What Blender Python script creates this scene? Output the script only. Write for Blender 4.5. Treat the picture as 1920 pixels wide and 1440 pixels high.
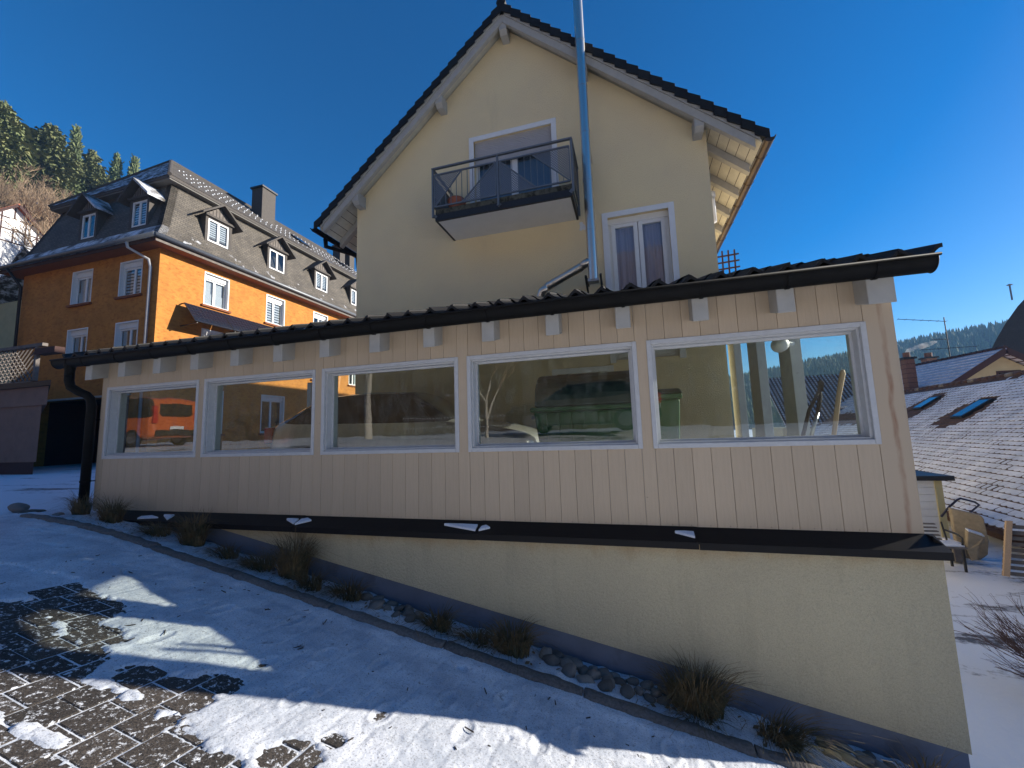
import bpy, bmesh, math, random
from mathutils import Vector, Matrix, noise

for o in list(bpy.data.objects):
    bpy.data.objects.remove(o)
SC = bpy.context.scene
COL = SC.collection
rng = random.Random(7)
R = math.radians

# ------------------------------------------------------------------ camera
# world: X runs along the annex wall, Y away from the camera, Z up; eye at the origin
cam_d = bpy.data.cameras.new('camera')
cam_d.sensor_width = 36.0
cam_d.lens = 770.0 / 1920.0 * 36.0
cam_d.clip_start = 0.05
cam_d.clip_end = 6000
cam = bpy.data.objects.new('camera', cam_d)
COL.objects.link(cam)
yaw, pitch, roll = R(15.9), R(6.65), R(-1.865)
fw = Vector((-math.sin(yaw) * math.cos(pitch), math.cos(yaw) * math.cos(pitch), math.sin(pitch)))
rt = Vector((math.cos(yaw), math.sin(yaw), 0))
up = rt.cross(fw)
rt2 = rt * math.cos(roll) + up * math.sin(roll)
up2 = up * math.cos(roll) - rt * math.sin(roll)
cam.matrix_world = Matrix(((rt2.x, up2.x, -fw.x, 0), (rt2.y, up2.y, -fw.y, 0), (rt2.z, up2.z, -fw.z, 0), (0, 0, 0, 1)))
SC.camera = cam

# ------------------------------------------------------------------ sky, sun, exposure
SUN = Vector((1.0, 0.435, 0.365)).normalized()
elev = math.asin(SUN.z)
azim = math.atan2(SUN.x, SUN.y)
W = bpy.data.worlds.new('World')
SC.world = W
W.use_nodes = True
nt = W.node_tree
nt.nodes.clear()
sky = nt.nodes.new('ShaderNodeTexSky')
sky.sky_type = 'NISHITA'
sky.sun_disc = False
sky.sun_elevation = elev
sky.sun_rotation = azim
sky.altitude = 900
sky.air_density = 1.0
sky.dust_density = 0.5
sky.ozone_density = 3.0
hsv = nt.nodes.new('ShaderNodeHueSaturation')
hsv.inputs['Saturation'].default_value = 1.48
hsv.inputs['Hue'].default_value = 0.506
bg = nt.nodes.new('ShaderNodeBackground')
bg.inputs['Strength'].default_value = 0.08
wo = nt.nodes.new('ShaderNodeOutputWorld')
nt.links.new(sky.outputs[0], hsv.inputs['Color'])
nt.links.new(hsv.outputs[0], bg.inputs['Color'])
nt.links.new(bg.outputs[0], wo.inputs['Surface'])

sd = bpy.data.lights.new('sun', 'SUN')
sd.energy = 5.0
sd.angle = R(0.55)
sd.color = (1.0, 0.93, 0.82)
so = bpy.data.objects.new('sun', sd)
COL.objects.link(so)
so.rotation_euler = SUN.to_track_quat('Z', 'Y').to_euler()
so.location = SUN * 60

VS = SC.view_settings
VS.view_transform = 'Standard'
VS.look = 'None'
VS.exposure = 1.0
VS.gamma = 1.0
VS.use_curve_mapping = False

# ------------------------------------------------------------------ mesh helpers
ORG = {}


class MB:
    def __init__(self):
        self.v = []
        self.f = []

    def add(self, vs, fs):
        n = len(self.v)
        self.v += [tuple(p) for p in vs]
        self.f += [tuple(i + n for i in f) for f in fs]
        return self

    def hexa(self, p):      # p: 4 bottom, 4 top
        return self.add(p, [(0, 3, 2, 1), (4, 5, 6, 7), (0, 1, 5, 4), (1, 2, 6, 5), (2, 3, 7, 6), (3, 0, 4, 7)])

    def box(self, x0, x1, y0, y1, z0, z1):
        return self.hexa([(x0, y0, z0), (x1, y0, z0), (x1, y1, z0), (x0, y1, z0),
                          (x0, y0, z1), (x1, y0, z1), (x1, y1, z1), (x0, y1, z1)])

    def prism(self, poly, vec):
        n = len(poly)
        vec = Vector(vec)
        a = [Vector(p) for p in poly]
        b = [p + vec for p in a]
        return self.add(a + b, [tuple(range(n))[::-1], tuple(range(n, 2 * n))] +
                        [(i, (i + 1) % n, n + (i + 1) % n, n + i) for i in range(n)])

    def tube(self, path, r, n=8, caps=True):
        path = [Vector(p) for p in path]
        rs = r if isinstance(r, (list, tuple)) else [r] * len(path)
        rings = []
        prev = None
        for i, p in enumerate(path):
            if i == 0:
                t = path[1] - p
            elif i == len(path) - 1:
                t = p - path[i - 1]
            else:
                t = (path[i + 1] - p).normalized() + (p - path[i - 1]).normalized()
            t.normalize()
            if prev is None:
                ref = Vector((0, 0, 1)) if abs(t.z) < 0.9 else Vector((1, 0, 0))
                u = t.cross(ref).normalized()
            else:
                u = (prev - t * prev.dot(t))
                if u.length < 1e-5:
                    u = t.orthogonal()
                u.normalize()
            prev = u
            w = t.cross(u)
            rings.append([p + (u * math.cos(2 * math.pi * k / n) + w * math.sin(2 * math.pi * k / n)) * rs[i] for k in range(n)])
        vs = [q for rg in rings for q in rg]
        fs = []
        for i in range(len(rings) - 1):
            for k in range(n):
                a = i * n + k
                b = i * n + (k + 1) % n
                fs.append((a, b, b + n, a + n))
        if caps:
            fs.append(tuple(range(n))[::-1])
            fs.append(tuple(range((len(rings) - 1) * n, len(rings) * n)))
        return self.add(vs, fs)

    def bar(self, a, b, w, h=None):
        """square bar between two points, w wide and h high"""
        a, b = Vector(a), Vector(b)
        h = h or w
        t = (b - a).normalized()
        ref = Vector((0, 0, 1)) if abs(t.z) < 0.95 else Vector((0, 1, 0))
        u = t.cross(ref).normalized() * (w / 2)
        k = u.cross(t).normalized() * (h / 2)
        return self.hexa([a - u - k, a + u - k, b + u - k, b - u - k, a - u + k, a + u + k, b + u + k, b - u + k])

    def grid(self, us, vs, fn):
        n = len(self.v)
        for b in vs:
            for a in us:
                self.v.append(tuple(fn(a, b)))
        nu = len(us)
        for j in range(len(vs) - 1):
            for i in range(nu - 1):
                k = n + j * nu + i
                self.f.append((k, k + 1, k + nu + 1, k + nu))
        return self

    def lathe(self, prof, c, n=16, axis='z'):
        """prof: (r, h) pairs about an axis through c"""
        c = Vector(c)
        vs = []
        for r, h in prof:
            for k in range(n):
                a = 2 * math.pi * k / n
                if axis == 'z':
                    vs.append(c + Vector((r * math.cos(a), r * math.sin(a), h)))
                elif axis == 'y':
                    vs.append(c + Vector((r * math.cos(a), h, r * math.sin(a))))
                else:
                    vs.append(c + Vector((h, r * math.cos(a), r * math.sin(a))))
        fs = []
        for i in range(len(prof) - 1):
            for k in range(n):
                a = i * n + k
                b = i * n + (k + 1) % n
                fs.append((a, b, b + n, a + n))
        fs.append(tuple(range(n))[::-1])
        fs.append(tuple(range((len(prof) - 1) * n, len(prof) * n)))
        return self.add(vs, fs)

    def mesh(self, name, off=(0, 0, 0), recalc=True, smooth=False):
        o = Vector(off)
        me = bpy.data.meshes.new(name)
        me.from_pydata([Vector(p) - o for p in self.v], [], self.f)
        if recalc:
            bm = bmesh.new()
            bm.from_mesh(me)
            bmesh.ops.recalc_face_normals(bm, faces=bm.faces)
            bm.to_mesh(me)
            bm.free()
        if smooth:
            me.polygons.foreach_set('use_smooth', [True] * len(me.polygons))
        me.update()
        return me

    def build(self, name, mat, parent=None, smooth=False, bevel=0, recalc=True, loc=None):
        off = ORG[parent] if parent is not None else (loc or (0, 0, 0))
        me = self.mesh(name, off, recalc, smooth)
        me.materials.append(mat)
        o = bpy.data.objects.new(name, me)
        COL.objects.link(o)
        if parent is not None:
            o.parent = parent
            ORG[o] = ORG[parent]
        else:
            o.location = off
            ORG[o] = Vector(off)
        if bevel:
            b = o.modifiers.new('bevel', 'BEVEL')
            b.width = bevel
            b.segments = 2
            b.limit_method = 'ANGLE'
        if smooth == 'auto':
            pass
        return o


def piece(name, me, parent, loc, rot=None, scale=None, bevel=0):
    """one of many alike pieces sharing mesh data"""
    o = bpy.data.objects.new(name, me)
    COL.objects.link(o)
    if parent is not None:
        o.parent = parent
        o.location = Vector(loc) - Vector(ORG[parent])
    else:
        o.location = loc
    if rot:
        o.rotation_euler = rot
    if scale:
        o.scale = scale
    if bevel:
        b = o.modifiers.new('bevel', 'BEVEL')
        b.width = bevel
        b.segments = 1
    ORG[o] = Vector(loc)
    return o


def tag(o, label, cat, group=None, kind=None):
    if label:
        o['label'] = label
    if cat:
        o['category'] = cat
    if group:
        o['group'] = group
    if kind:
        o['kind'] = kind
    return o


def thing(name, label, cat, loc, group=None):
    o = bpy.data.objects.new(name, None)
    o.empty_display_size = 0.2
    COL.objects.link(o)
    o.location = loc
    ORG[o] = Vector(loc)
    return tag(o, label, cat, group)


def lab(o, text):
    o['label'] = text
    return o


# ------------------------------------------------------------------ materials
def N(t, kind, **kw):
    n = t.nodes.new(kind)
    for k, v in kw.items():
        setattr(n, k, v)
    return n


def newmat(name):
    m = bpy.data.materials.new(name)
    m.use_nodes = True
    t = m.node_tree
    t.nodes.clear()
    out = N(t, 'ShaderNodeOutputMaterial')
    b = N(t, 'ShaderNodeBsdfPrincipled')
    t.links.new(b.outputs[0], out.inputs['Surface'])
    tc = N(t, 'ShaderNodeTexCoord')
    return m, t, b, out, tc


def noise_n(t, tc, scale, detail=4, rough=0.55, stretch=None, coord='Object'):
    n = N(t, 'ShaderNodeTexNoise')
    n.inputs['Scale'].default_value = scale
    n.inputs['Detail'].default_value = detail
    n.inputs['Roughness'].default_value = rough
    if stretch:
        mp = N(t, 'ShaderNodeMapping')
        mp.inputs['Scale'].default_value = stretch
        t.links.new(tc.outputs[coord], mp.inputs['Vector'])
        t.links.new(mp.outputs[0], n.inputs['Vector'])
    else:
        t.links.new(tc.outputs[coord], n.inputs['Vector'])
    return n


def ramp(t, src, lo, hi, a=0.0, b=1.0):
    mr = N(t, 'ShaderNodeMapRange')
    mr.inputs['From Min'].default_value = lo
    mr.inputs['From Max'].default_value = hi
    mr.inputs['To Min'].default_value = a
    mr.inputs['To Max'].default_value = b
    t.links.new(src, mr.inputs['Value'])
    return mr.outputs[0]


def mixc(t, fac, a, b):
    mx = N(t, 'ShaderNodeMix', data_type='RGBA')
    for sock, v in ((mx.inputs[6], a), (mx.inputs[7], b)):
        if isinstance(v, (tuple, list)):
            sock.default_value = (*v[:3], 1)
        else:
            t.links.new(v, sock)
    if isinstance(fac, (int, float)):
        mx.inputs[0].default_value = fac
    else:
        t.links.new(fac, mx.inputs[0])
    return mx.outputs[2]


def scalec(t, colr, fac):
    v = N(t, 'ShaderNodeVectorMath', operation='SCALE')
    t.links.new(colr, v.inputs[0])
    t.links.new(fac, v.inputs['Scale'])
    return v.outputs[0]


def bump(t, b, src, dist, strength=0.6, prev=None):
    bp = N(t, 'ShaderNodeBump')
    bp.inputs['Strength'].default_value = strength
    bp.inputs['Distance'].default_value = dist
    t.links.new(src, bp.inputs['Height'])
    if prev is not None:
        t.links.new(prev, bp.inputs['Normal'])
    t.links.new(bp.outputs[0], b.inputs['Normal'])
    return bp.outputs[0]


def M(name, col, rough=0.7, metal=0.0, nscale=6.0, namt=0.12, bscale=0, bdist=0.002, rnd=0.0,
      col2=None, c2=(3.0, 0.55, 0.7), stretch=None, coat=0.0, spec=0.5, c2stretch=None):
    m, t, b, out, tc = newmat(name)
    n = noise_n(t, tc, nscale, 5, 0.6, stretch)
    rgb = N(t, 'ShaderNodeRGB')
    rgb.outputs[0].default_value = (*col, 1)
    c = scalec(t, rgb.outputs[0], ramp(t, n.outputs[0], 0.25, 0.75, 1 - namt, 1 + namt))
    if rnd:
        oi = N(t, 'ShaderNodeObjectInfo')
        c = scalec(t, c, ramp(t, oi.outputs['Random'], 0, 1, 1 - rnd, 1 + rnd))
    if col2 is not None:
        n2 = noise_n(t, tc, c2[0], 6, 0.62, c2stretch)
        c = mixc(t, ramp(t, n2.outputs[0], c2[1], c2[2]), c, col2)
    t.links.new(c, b.inputs['Base Color'])
    b.inputs['Roughness'].default_value = rough
    b.inputs['Metallic'].default_value = metal
    b.inputs['Specular IOR Level'].default_value = spec
    if coat:
        b.inputs['Coat Weight'].default_value = coat
        b.inputs['Coat Roughness'].default_value = 0.05
    if bscale:
        bn = noise_n(t, tc, bscale, 4, 0.6, stretch)
        bump(t, b, bn.outputs[0], bdist)
    return m


def glass_mat(name, ior=1.75, tint=(1, 1, 1), dirt=0.0):
    """clear pane: straight-through transmission with a Fresnel reflection on the outer face"""
    m, t, b, out, tc = newmat(name)
    t.nodes.remove(b)
    tr = N(t, 'ShaderNodeBsdfTransparent')
    tr.inputs[0].default_value = (*tint, 1)
    gl = N(t, 'ShaderNodeBsdfGlossy')
    gl.inputs['Roughness'].default_value = 0.0
    gl.inputs['Color'].default_value = (1, 1, 1, 1)
    fr = N(t, 'ShaderNodeFresnel')
    fr.inputs['IOR'].default_value = ior
    ge = N(t, 'ShaderNodeNewGeometry')
    mu = N(t, 'ShaderNodeMath', operation='MULTIPLY')
    su = N(t, 'ShaderNodeMath', operation='SUBTRACT')
    su.inputs[0].default_value = 1.0
    t.links.new(ge.outputs['Backfacing'], su.inputs[1])
    t.links.new(fr.outputs[0], mu.inputs[0])
    t.links.new(su.outputs[0], mu.inputs[1])
    mx = N(t, 'ShaderNodeMixShader')
    t.links.new(mu.outputs[0], mx.inputs[0])
    t.links.new(tr.outputs[0], mx.inputs[1])
    t.links.new(gl.outputs[0], mx.inputs[2])
    last = mx.outputs[0]
    # old-glass waviness
    wn = noise_n(t, tc, 2.2, 2)
    bp = N(t, 'ShaderNodeBump')
    bp.inputs['Strength'].default_value = 0.25
    bp.inputs['Distance'].default_value = 0.004
    t.links.new(wn.outputs[0], bp.inputs['Height'])
    t.links.new(bp.outputs[0], gl.inputs['Normal'])
    if dirt:
        df = N(t, 'ShaderNodeBsdfDiffuse')
        df.inputs[0].default_value = (0.5, 0.5, 0.47, 1)
        n1 = noise_n(t, tc, 14.0, 6, 0.7, (1, 1, 0.35))
        sc = noise_n(t, tc, 9.0, 2, 0.5, (14, 1, 0.9))
        f = ramp(t, n1.outputs[0], 0.45, 0.8, 0.0, dirt)
        f2 = ramp(t, sc.outputs[0], 0.72, 0.76, 0.0, dirt * 0.8)
        ad = N(t, 'ShaderNodeMath', operation='ADD')
        t.links.new(f, ad.inputs[0])
        t.links.new(f2, ad.inputs[1])
        m2 = N(t, 'ShaderNodeMixShader')
        t.links.new(ad.outputs[0], m2.inputs[0])
        t.links.new(last, m2.inputs[1])
        t.links.new(df.outputs[0], m2.inputs[2])
        last = m2.outputs[0]
    t.links.new(last, out.inputs['Surface'])
    return m


def snow_mat(name, dirt=(0.62, 0.7), dcol=(0.1, 0.09, 0.08), dscale=9.0, stretch=None, rough=0.55, dmax=0.7, alb=0.86, speck=0.3, bigs=1.3):
    m, t, b, out, tc = newmat(name)
    n = noise_n(t, tc, dscale, 8, 0.7, stretch)
    big = noise_n(t, tc, bigs, 7, 0.68)
    base = mixc(t, ramp(t, big.outputs[0], 0.36, 0.62), tuple(alb * k for k in (0.62, 0.67, 0.75)), tuple(alb * k for k in (0.96, 0.99, 1.05)))
    c = mixc(t, ramp(t, n.outputs[0], dirt[0], dirt[1], 0, dmax), base, dcol)
    fine = noise_n(t, tc, 95.0, 6, 0.8)
    c = mixc(t, ramp(t, fine.outputs[0], 0.53, 0.62, 0, speck), c, (0.14, 0.13, 0.13))
    t.links.new(c, b.inputs['Base Color'])
    b.inputs['Roughness'].default_value = rough
    b.inputs['Specular IOR Level'].default_value = 0.3
    bn = noise_n(t, tc, 60.0, 5, 0.7)
    bn2 = noise_n(t, tc, 9.0, 3, 0.5)
    p = bump(t, b, bn2.outputs[0], 0.02, 0.5)
    bump(t, b, bn.outputs[0], 0.005, 0.6, p)
    return m


MT = {}
MT['snow'] = snow_mat('snow', alb=0.74, speck=0.8, bigs=3.2)
MT['snow_clean'] = snow_mat('snow_clean', (0.72, 0.8), dmax=0.3)
MT['board'] = M('painted_board', (0.49, 0.38, 0.262), 0.55, nscale=9, namt=0.06, bscale=45, bdist=0.003, rnd=0.045, stretch=(7, 7, 0.45), col2=(0.2, 0.15, 0.11), c2=(16, 0.68, 0.73))
MT['casing'] = M('white_window_paint', (0.5, 0.5, 0.5), 0.5, nscale=20, namt=0.08, bscale=40, bdist=0.001, col2=(0.22, 0.2, 0.18), c2=(30, 0.7, 0.76))
MT['rafter'] = M('grey_rafter_paint', (0.39, 0.37, 0.33), 0.65, nscale=8, namt=0.1, bscale=60, bdist=0.002, col2=(0.2, 0.19, 0.18), c2=(25, 0.68, 0.74))
MT['gutter'] = M('dark_gutter_metal', (0.007, 0.0065, 0.006), 0.6, 0.0, spec=0.12, nscale=10, namt=0.3, bscale=6, bdist=0.003)
MT['tile_dark'] = M('dark_roof_tile', (0.014, 0.013, 0.0125), 0.6, spec=0.25, nscale=12, namt=0.3, bscale=90, bdist=0.002, rnd=0.2)
MT['ledge'] = M('black_flashing', (0.009, 0.008, 0.0085), 0.45, 0.0, spec=0.15, nscale=5, namt=0.2, bscale=3, bdist=0.006)
MT['steel'] = M('stainless_steel', (0.68, 0.62, 0.54), 0.34, 1.0, nscale=3, namt=0.05, bscale=14, bdist=0.0012, stretch=(1, 1, 0.2))
MT['galv'] = M('galvanised_steel', (0.18, 0.19, 0.2), 0.5, 0.6, nscale=20, namt=0.15)
MT['black_metal'] = M('black_metal', (0.018, 0.018, 0.02), 0.5, 0.2, nscale=20, namt=0.2)
MT['white'] = M('white_paint', (0.74, 0.74, 0.73), 0.5, nscale=10, namt=0.04)
MT['white_trim'] = M('white_trim_plaster', (0.72, 0.72, 0.72), 0.8, nscale=10, namt=0.05, bscale=150, bdist=0.001)
MT['glass'] = glass_mat('window_glass', 1.9, (0.86, 0.9, 0.86), 0.08)
MT['glass_far'] = glass_mat('house_window_glass', 1.8, (0.8, 0.83, 0.85))
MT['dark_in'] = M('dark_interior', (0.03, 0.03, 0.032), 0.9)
MT['curtain'] = M('lace_curtain', (0.62, 0.53, 0.6), 0.9, nscale=9, namt=0.2, stretch=(9, 1, 0.05))
MT['net'] = M('white_net_curtain', (0.7, 0.7, 0.68), 0.9, nscale=9, namt=0.15, stretch=(9, 9, 0.3))
MT['shutter'] = M('grey_roller_slat', (0.42, 0.4, 0.4), 0.55, nscale=5, namt=0.05)
MT['concrete_moss'] = M('mossy_concrete', (0.07, 0.07, 0.055), 0.95, nscale=12, namt=0.5, bscale=60, bdist=0.006, col2=(0.015, 0.016, 0.01), c2=(9, 0.5, 0.6))
MT['panel_white'] = M('balcony_soffit', (0.72, 0.7, 0.66), 0.8, nscale=4, namt=0.05)
MT['terracotta'] = M('terracotta', (0.36, 0.12, 0.07), 0.8, nscale=12, namt=0.15)
MT['kerb'] = M('granite_kerb', (0.13, 0.115, 0.105), 0.9, nscale=55, namt=0.5, bscale=38, bdist=0.014, rnd=0.15)
MT['rock'] = M('river_rock', (0.15, 0.135, 0.12), 0.75, nscale=14, namt=0.3, bscale=20, bdist=0.003, rnd=0.5)
MT['soil'] = M('dark_soil', (0.035, 0.025, 0.018), 0.95, nscale=20, namt=0.4, bscale=40, bdist=0.01)
MT['grass'] = M('dry_grass_blade', (0.17, 0.115, 0.05), 0.8, nscale=14, namt=0.5, col2=(0.045, 0.05, 0.02), c2=(5, 0.45, 0.6))
MT['orange'] = M('orange_plaster', (0.47, 0.19, 0.036), 0.92, nscale=1.6, namt=0.22, bscale=30, bdist=0.012, col2=(0.3, 0.1, 0.018), c2=(5, 0.48, 0.75), c2stretch=(1, 1, 2.2))
MT['soffit_brown'] = M('brown_soffit', (0.22, 0.075, 0.03), 0.85)
MT['slate_side'] = None
MT['brick'] = M('chimney_brick', (0.17, 0.09, 0.065), 0.9, nscale=25, namt=0.4, bscale=50, bdist=0.008)
MT['chimney_grey'] = M('slate_clad_chimney', (0.07, 0.06, 0.052), 0.8, nscale=8, namt=0.2)
MT['solar'] = M('solar_glass', (0.012, 0.016, 0.03), 0.12, nscale=10, namt=0.2, coat=0.5)
MT['alu'] = M('aluminium', (0.45, 0.46, 0.48), 0.35, 0.9)
MT['pink_plaster'] = M('pink_plaster', (0.24, 0.15, 0.11), 0.95, nscale=3, namt=0.15, bscale=45, bdist=0.012)
MT['brown_dark'] = M('dark_brown_plinth', (0.06, 0.03, 0.025), 0.9, bscale=30, bdist=0.005)
MT['wood_grey'] = M('grey_weathered_wood', (0.15, 0.13, 0.115), 0.85, nscale=8, namt=0.3, stretch=(1, 1, 1), bscale=50, bdist=0.003)
MT['bin_green'] = M('green_bin_plastic', (0.016, 0.085, 0.024), 0.45, nscale=9, namt=0.12, bscale=120, bdist=0.0006)
MT['bin_lid'] = M('dark_bin_lid', (0.016, 0.035, 0.026), 0.35, nscale=9, namt=0.2)
MT['rubber'] = M('rubber', (0.015, 0.015, 0.015), 0.85)
MT['post'] = M('grey_post_paint', (0.5, 0.52, 0.52), 0.65, nscale=8, namt=0.1, col2=(0.25, 0.22, 0.2), c2=(20, 0.66, 0.72))
MT['tool_wood'] = M('tool_wood', (0.42, 0.3, 0.2), 0.7, nscale=20, namt=0.2, stretch=(8, 8, 1))
MT['yellow_wall'] = M('pale_yellow_plaster', (0.52, 0.45, 0.24), 0.92, nscale=2.5, namt=0.1, bscale=60, bdist=0.005)
MT['sandstone'] = M('sandstone', (0.3, 0.25, 0.18), 0.9, nscale=12, namt=0.25, bscale=60, bdist=0.006)
MT['trunk'] = M('tree_bark', (0.14, 0.11, 0.085), 0.95, nscale=6, namt=0.35)
MT['twig'] = M('bare_twigs', (0.27, 0.19, 0.12), 0.95, nscale=0.6, namt=0.35, rnd=0.25)
MT['birch'] = M('birch_bark', (0.55, 0.5, 0.42), 0.8, nscale=6, namt=0.2, col2=(0.05, 0.045, 0.04), c2=(5, 0.6, 0.66))
MT['needle'] = M('conifer_needles', (0.1, 0.13, 0.055), 0.9, nscale=0.8, namt=0.5, rnd=0.3, col2=(0.17, 0.19, 0.075), c2=(1.2, 0.5, 0.65))
MT['needle2'] = M('pine_needles', (0.12, 0.14, 0.055), 0.9, nscale=0.8, namt=0.45, rnd=0.3, col2=(0.2, 0.2, 0.08), c2=(1.2, 0.5, 0.65))
MT['car_silver'] = M('silver_car_paint', (0.42, 0.42, 0.4), 0.3, 0.5, coat=0.6)
MT['car_orange'] = M('orange_van_paint', (0.62, 0.13, 0.03), 0.3, 0.0, coat=0.8)
MT['car_dark'] = M('dark_car_paint', (0.1, 0.085, 0.07), 0.35, 0.3, coat=0.6)
MT['car_glass'] = M('car_glass', (0.012, 0.013, 0.014), 0.06, coat=0.4)
MT['red_lamp'] = M('red_lamp', (0.5, 0.02, 0.02), 0.12, coat=0.6)
MT['plate'] = M('plate_white', (0.75, 0.75, 0.75), 0.4)


def plaster_gable():
    """cream scratch plaster, warmer and dirtier in a few run-down patches"""
    m, t, b, out, tc = newmat('cream_plaster')
    n = noise_n(t, tc, 0.9, 5, 0.55)
    c = mixc(t, ramp(t, n.outputs[0], 0.35, 0.68), (0.88, 0.71, 0.42), (0.82, 0.66, 0.41))
    st = noise_n(t, tc, 2.2, 5, 0.6, (1.6, 1, 0.22))
    c = mixc(t, ramp(t, st.outputs[0], 0.6, 0.8, 0, 0.16), c, (0.4, 0.32, 0.2))
    fine = noise_n(t, tc, 120, 3, 0.7)
    c = mixc(t, ramp(t, fine.outputs[0], 0.45, 0.7, 0, 0.22), c, (0.3, 0.25, 0.15))
    t.links.new(c, b.inputs['Base Color'])
    b.inputs['Roughness'].default_value = 0.95
    b.inputs['Specular IOR Level'].default_value = 0.2
    bn = noise_n(t, tc, 60, 5, 0.65)
    bump(t, b, bn.outputs[0], 0.018, 1.0)
    return m


MT['plaster'] = plaster_gable()


def lower_plaster():
    m, t, b, out, tc = newmat('cream_base_plaster')
    n = noise_n(t, tc, 0.8, 4, 0.55)
    c = mixc(t, ramp(t, n.outputs[0], 0.35, 0.68), (0.6, 0.52, 0.35), (0.52, 0.45, 0.31))
    gr_ = noise_n(t, tc, 150, 3, 0.7)
    c = mixc(t, ramp(t, gr_.outputs[0], 0.42, 0.7, 0, 0.35), c, (0.2, 0.175, 0.12))
    st2 = noise_n(t, tc, 3.2, 6, 0.65, (1.3, 1, 0.18))
    c = mixc(t, ramp(t, st2.outputs[0], 0.52, 0.72, 0, 0.3), c, (0.25, 0.22, 0.15))
    # rust-brown run-off under the flashing (top 15 cm, ragged)
    sp = N(t, 'ShaderNodeSeparateXYZ')
    t.links.new(tc.outputs['Object'], sp.inputs[0])
    st = noise_n(t, tc, 5.0, 4, 0.6, (1, 1, 0.3))
    ad = N(t, 'ShaderNodeMath', operation='MULTIPLY_ADD')
    ad.inputs[1].default_value = 0.35
    t.links.new(st.outputs[0], ad.inputs[0])
    t.links.new(sp.outputs['Z'], ad.inputs[2])
    c = mixc(t, ramp(t, ad.outputs[0], 0.1, 0.27, 0, 0.55), c, (0.4, 0.24, 0.1))
    t.links.new(c, b.inputs['Base Color'])
    b.inputs['Roughness'].default_value = 0.95
    b.inputs['Specular IOR Level'].default_value = 0.2
    bn = noise_n(t, tc, 48, 5, 0.65)
    bump(t, b, bn.outputs[0], 0.02, 1.0)
    return m


MT['plaster_low'] = lower_plaster()
MT['plinth'] = M('blue_grey_plinth', (0.12, 0.14, 0.19), 0.7, nscale=3, namt=0.18, col2=(0.08, 0.085, 0.1), c2=(3.5, 0.55, 0.75), bscale=90, bdist=0.002)


def rust_board():
    m, t, b, out, tc = newmat('painted_board_rust')
    sp = N(t, 'ShaderNodeSeparateXYZ')
    t.links.new(tc.outputs['Object'], sp.inputs[0])
    w = noise_n(t, tc, 3.5, 3, 0.5, (0.2, 1, 1))
    off = N(t, 'ShaderNodeMath', operation='MULTIPLY_ADD')
    off.inputs[1].default_value = 0.06
    t.links.new(w.outputs[0], off.inputs[0])
    t.links.new(sp.outputs['X'], off.inputs[2])
    d = N(t, 'ShaderNodeMath', operation='SUBTRACT')
    t.links.new(off.outputs[0], d.inputs[0])
    d.inputs[1].default_value = 1.857 + 0.03 + 2.4
    a = N(t, 'ShaderNodeMath', operation='ABSOLUTE')
    t.links.new(d.outputs[0], a.inputs[0])
    n = noise_n(t, tc, 6, 5, 0.6, (3, 1, 0.6))
    k = N(t, 'ShaderNodeMath', operation='MULTIPLY')
    t.links.new(ramp(t, a.outputs[0], 0.006, 0.022, 1, 0), k.inputs[0])
    t.links.new(ramp(t, n.outputs[0], 0.35, 0.65, 0.1, 0.8), k.inputs[1])
    c = mixc(t, k.outputs[0], (0.49, 0.38, 0.262), (0.24, 0.08, 0.025))
    t.links.new(c, b.inputs['Base Color'])
    b.inputs['Roughness'].default_value = 0.6
    return m


MT['board_rust'] = rust_board()


def brick_mat(name, c1, c2, mortar, bw, bh, rough=0.8, bd=0.01, ms=0.012, snow=None, plane='xz'):
    """small shingles or tiles too far away to model one by one; u = x + y, v = z"""
    m, t, b, out, tc = newmat(name)
    sp = N(t, 'ShaderNodeSeparateXYZ')
    t.links.new(tc.outputs['Object'], sp.inputs[0])
    ad = N(t, 'ShaderNodeMath', operation='ADD')
    t.links.new(sp.outputs['X'], ad.inputs[0])
    t.links.new(sp.outputs['Y'], ad.inputs[1])
    cb = N(t, 'ShaderNodeCombineXYZ')
    t.links.new(ad.outputs[0], cb.inputs[0])
    t.links.new(sp.outputs['Z'], cb.inputs[1])
    br = N(t, 'ShaderNodeTexBrick')
    br.inputs['Color1'].default_value = (*c1, 1)
    br.inputs['Color2'].default_value = (*c2, 1)
    br.inputs['Mortar'].default_value = (*mortar, 1)
    br.inputs['Scale'].default_value = 1.0
    br.inputs['Brick Width'].default_value = bw
    br.inputs['Row Height'].default_value = bh
    br.inputs['Mortar Size'].default_value = ms
    br.inputs['Mortar Smooth'].default_value = 0.4
    t.links.new(cb.outputs[0], br.inputs['Vector'])
    c = br.outputs['Color']
    n = noise_n(t, tc, 1.5, 5, 0.6)
    c = scalec(t, c, ramp(t, n.outputs[0], 0.25, 0.75, 0.7, 1.3))
    if snow:
        n2 = noise_n(t, tc, snow[0], 6, 0.65)
        c = mixc(t, ramp(t, n2.outputs[0], snow[1], snow[2]), c, (0.75, 0.77, 0.82))
    t.links.new(c, b.inputs['Base Color'])
    b.inputs['Roughness'].default_value = rough
    inv = N(t, 'ShaderNodeMath', operation='SUBTRACT')
    inv.inputs[0].default_value = 1
    t.links.new(br.outputs['Fac'], inv.inputs[1])
    bump(t, b, inv.outputs[0], bd, 0.8)
    return m


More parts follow.
